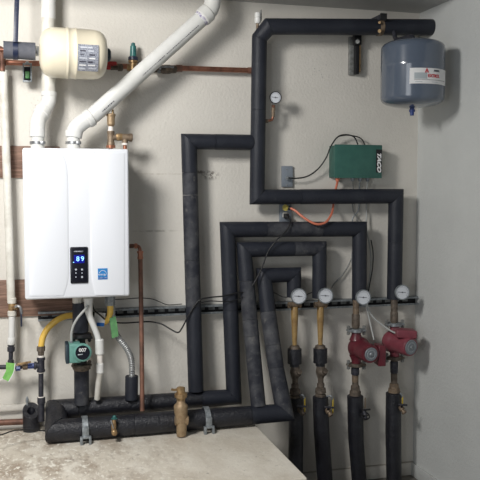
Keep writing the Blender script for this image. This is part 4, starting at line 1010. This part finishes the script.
def red_pump(name, label_, px, ytop, ybot, vol, face, rface, rmot, mt, boxspec, mt2=None):
    w = ZW
    t = root(name, label_, 'pump', P(px, ybot + 4, w))
    mt2 = mt2 or mt
    vc = P(vol[0], vol[1], w); fc = P(*face)
    s = S(px, 345, w)
    # volute with inlet and outlet necks, cast in one
    g = G().px(w, [(px, ytop + 1, 4.6), (px, ytop + 5, 4.8), (px, ytop + 10, 7)]).px(w, [(px, ybot - 10, 7), (px, ybot - 5, 4.8), (px, ybot - 1, 4.6)])
    ax = (fc - vc).normalized()
    g.lathe(vc - ax * .035, vc + ax * .032, [(0, .035), (.12, .050), (.3, .057), (.7, .057), (.85, .053), (1, .050)], n=36)
    part('volute', g, mt, t)
    g = G().lathe(vc + ax * .03, fc, [(0, .050), (.1, .048), (.86, rmot), (.93, rmot * .985), (1, rmot * .92)], n=36); part('motor_housing', g, mt2, t)
    pf = part('end_plate', G().lathe(fc - ax * .002, fc + ax * .004, [(0, rface * 1.02), (.7, rface), (1, rface * .94)], n=32), 'plate_grey', t, 'round grey end plate')
    part('end_screw', G().lathe(fc + ax * .003, fc + ax * .010, [(0, .011), (.6, .011), (1, .008)], n=14), 'galv', pf)
    part('plate_ring', G().torus(fc + ax * .0042, ax, rface * .62, .0012, n=32, m=6), 'label_grey', pf)
    bc, bs, bax = boxspec
    part('terminal_box', G().box(bc, bs, ax=bax, bev=.006, seg=3), mt2, t)
    for y0, y1 in ((ytop - 1.5, ytop + 2), (ybot - 2, ybot + 1.5)):
        ym = (y0 + y1) / 2
        part('flange', G().px(w, [(px, y0, 6.5), (px, y0 + .5, 7.2), (px, y1 - .5, 7.2), (px, y1, 6.5)]).box(P(px, ym, w), (.098, .045, .013), bev=.005), 'galv' if y0 < 340 else 'brass_dark', t)
        for x in (px - 7.8, px + 7.8):
            part('flange_bolt', G().px(w + .004, [(x, ym - 4.6, 1.1), (x, ym + 4.6, 1.1)], n=8).px(w + .004, [(x, ym - 4.2, 1.9), (x, ym - 1.8, 1.9)], n=6).px(w + .004, [(x, ym + 1.8, 1.9), (x, ym + 4.2, 1.9)], n=6), 'galv_dark', t)
    return t
vcA = P(357, 347, ZW)
red_pump('red_circulator_pump', 'darker crimson circulator pump with grey end plate, left of the pair', 356.2, 330, 365, (359, 347.5), (371.0, 354.3, .235), .0345, .048, 'red_pump',
         (P(379.8, 354.5, .185), (.040, .085, .105), Matrix.Rotation(R(-8), 3, 'Z')))
red_pump('red_circulator_pump', 'paler faded-red circulator pump nearest the corner, box on top', 394.6, 324, 358, (392.5, 341.5), (411, 347.3, .235), .0385, .0485, 'red_pump_light',
         (P(405, 333, .18), (.105, .09, .040), Matrix.Rotation(R(-14), 3, 'Z') @ Matrix.Rotation(R(4), 3, 'Y')))
for o in COL.objects:
    if o.name.startswith('volute'): pass
# short nipples above and below pumps
def nipple(name, label_, rows, mt, w=ZW, bands=None):
    x, y, r = rows[-1]; t = root(name, label_, 'pipe', P(x, y, w))
    part('pipe', G().px(w, rows, n=16), mt, t)
    for rr, m_ in (bands or []): part('coupling', G().px(w, rr, n=14), m_, t)
nipple('pump_nipple', 'old brass pipe between third dial and darker red pump', [(356, 300, 3.2), (356, 328, 3.2)], 'brass_old', bands=[([(356, 302, 2.6), (356, 303, 2.9), (356, 310, 2.9), (356, 311, 3.0)], 'brass'), ([(355.7, 314, 3.6), (355.7, 315, 4.0), (355.7, 326, 4.0), (355.7, 327.5, 3.6)], 'brass_dark')])
nipple('pump_nipple', 'old brass pipe between rightmost dial and paler red pump', [(394.2, 296, 3.0), (394.2, 323, 3.0)], 'brass_old', bands=[([(394.2, 300, 3.2), (394.2, 303, 3.6), (394.2, 311, 3.4), (394.2, 312, 3.4)], 'brass_dark'), ([(394.2, 311.5, 3.4), (394.2, 312.5, 3.9), (394.2, 321, 3.9), (394.2, 322, 3.6)], 'brass_dark')])
nipple('pump_nipple', 'dark brass pipe below the darker red pump', [(355.3, 366, 3.2), (355.3, 396, 3.2)], 'brass_dark', bands=[([(355.2, 367, 3.4), (355.2, 368, 4.1), (355.2, 374, 4.1), (355.2, 375, 3.4)], 'black_steel'), ([(355.2, 375, 3.2), (355.2, 375.5, 3.3), (355.2, 381, 3.3), (355.2, 382, 3.2)], 'brass_old'), ([(355.2, 385, 3.4), (355.2, 386, 4.4), (355.2, 390, 4.6), (355.2, 391, 5.6), (355.2, 395.5, 5.8), (355.2, 396, 5.2)], 'brass_dark')])
nipple('pump_nipple', 'dark brass pipe below the paler red pump', [(394.2, 359, 3.2), (394, 393, 3.2)], 'brass_dark', bands=[([(394.1, 361, 3.4), (394.1, 362, 4.0), (394.1, 372, 3.9), (394.1, 373, 3.4)], 'black_steel'), ([(394.1, 373.5, 3.2), (394.1, 374, 3.3), (394.1, 380, 3.3), (394.1, 381, 3.2)], 'brass_dark'), ([(394.1, 383, 3.4), (394.1, 384, 4.6), (394.1, 388, 4.8), (394.1, 388.5, 5.8), (394.1, 392.5, 6.0), (394.1, 393.2, 5.4)], 'brass_old')])

# ------------------------------------------------------------------ light
def area(name, loc, tgt, sx, sy, power, colr):
    l = bpy.data.lights.new(name, 'AREA'); l.shape = 'RECTANGLE'; l.size = sx; l.size_y = sy; l.energy = power; l.color = colr
    o = bpy.data.objects.new(name, l); COL.objects.link(o); o.location = loc
    o.rotation_euler = (V(tgt) - V(loc)).to_track_quat('-Z', 'Y').to_euler(); return o
area('ceiling_lamp', (-.62, -1.75, 2.56), (-.1, 0, .9), .50, .50, 57, (1, .98, .945))
area('left_fill_light', (-1.7, -4.3, 1.15), (.1, 0, .8), 1.6, 1.9, 34, (.94, .97, 1))  # soft fill added to brighten the lower left; its source is unseen
w_ = bpy.data.worlds.new('world'); SC.world = w_; w_.use_nodes = True
bg = w_.node_tree.nodes['Background']; bg.inputs[0].default_value = (.80, .86, .95, 1); bg.inputs[1].default_value = .09
vs = SC.view_settings; vs.view_transform = 'Standard'; vs.look = 'None'; vs.gamma = 1; vs.exposure = 0; vs.use_curve_mapping = False
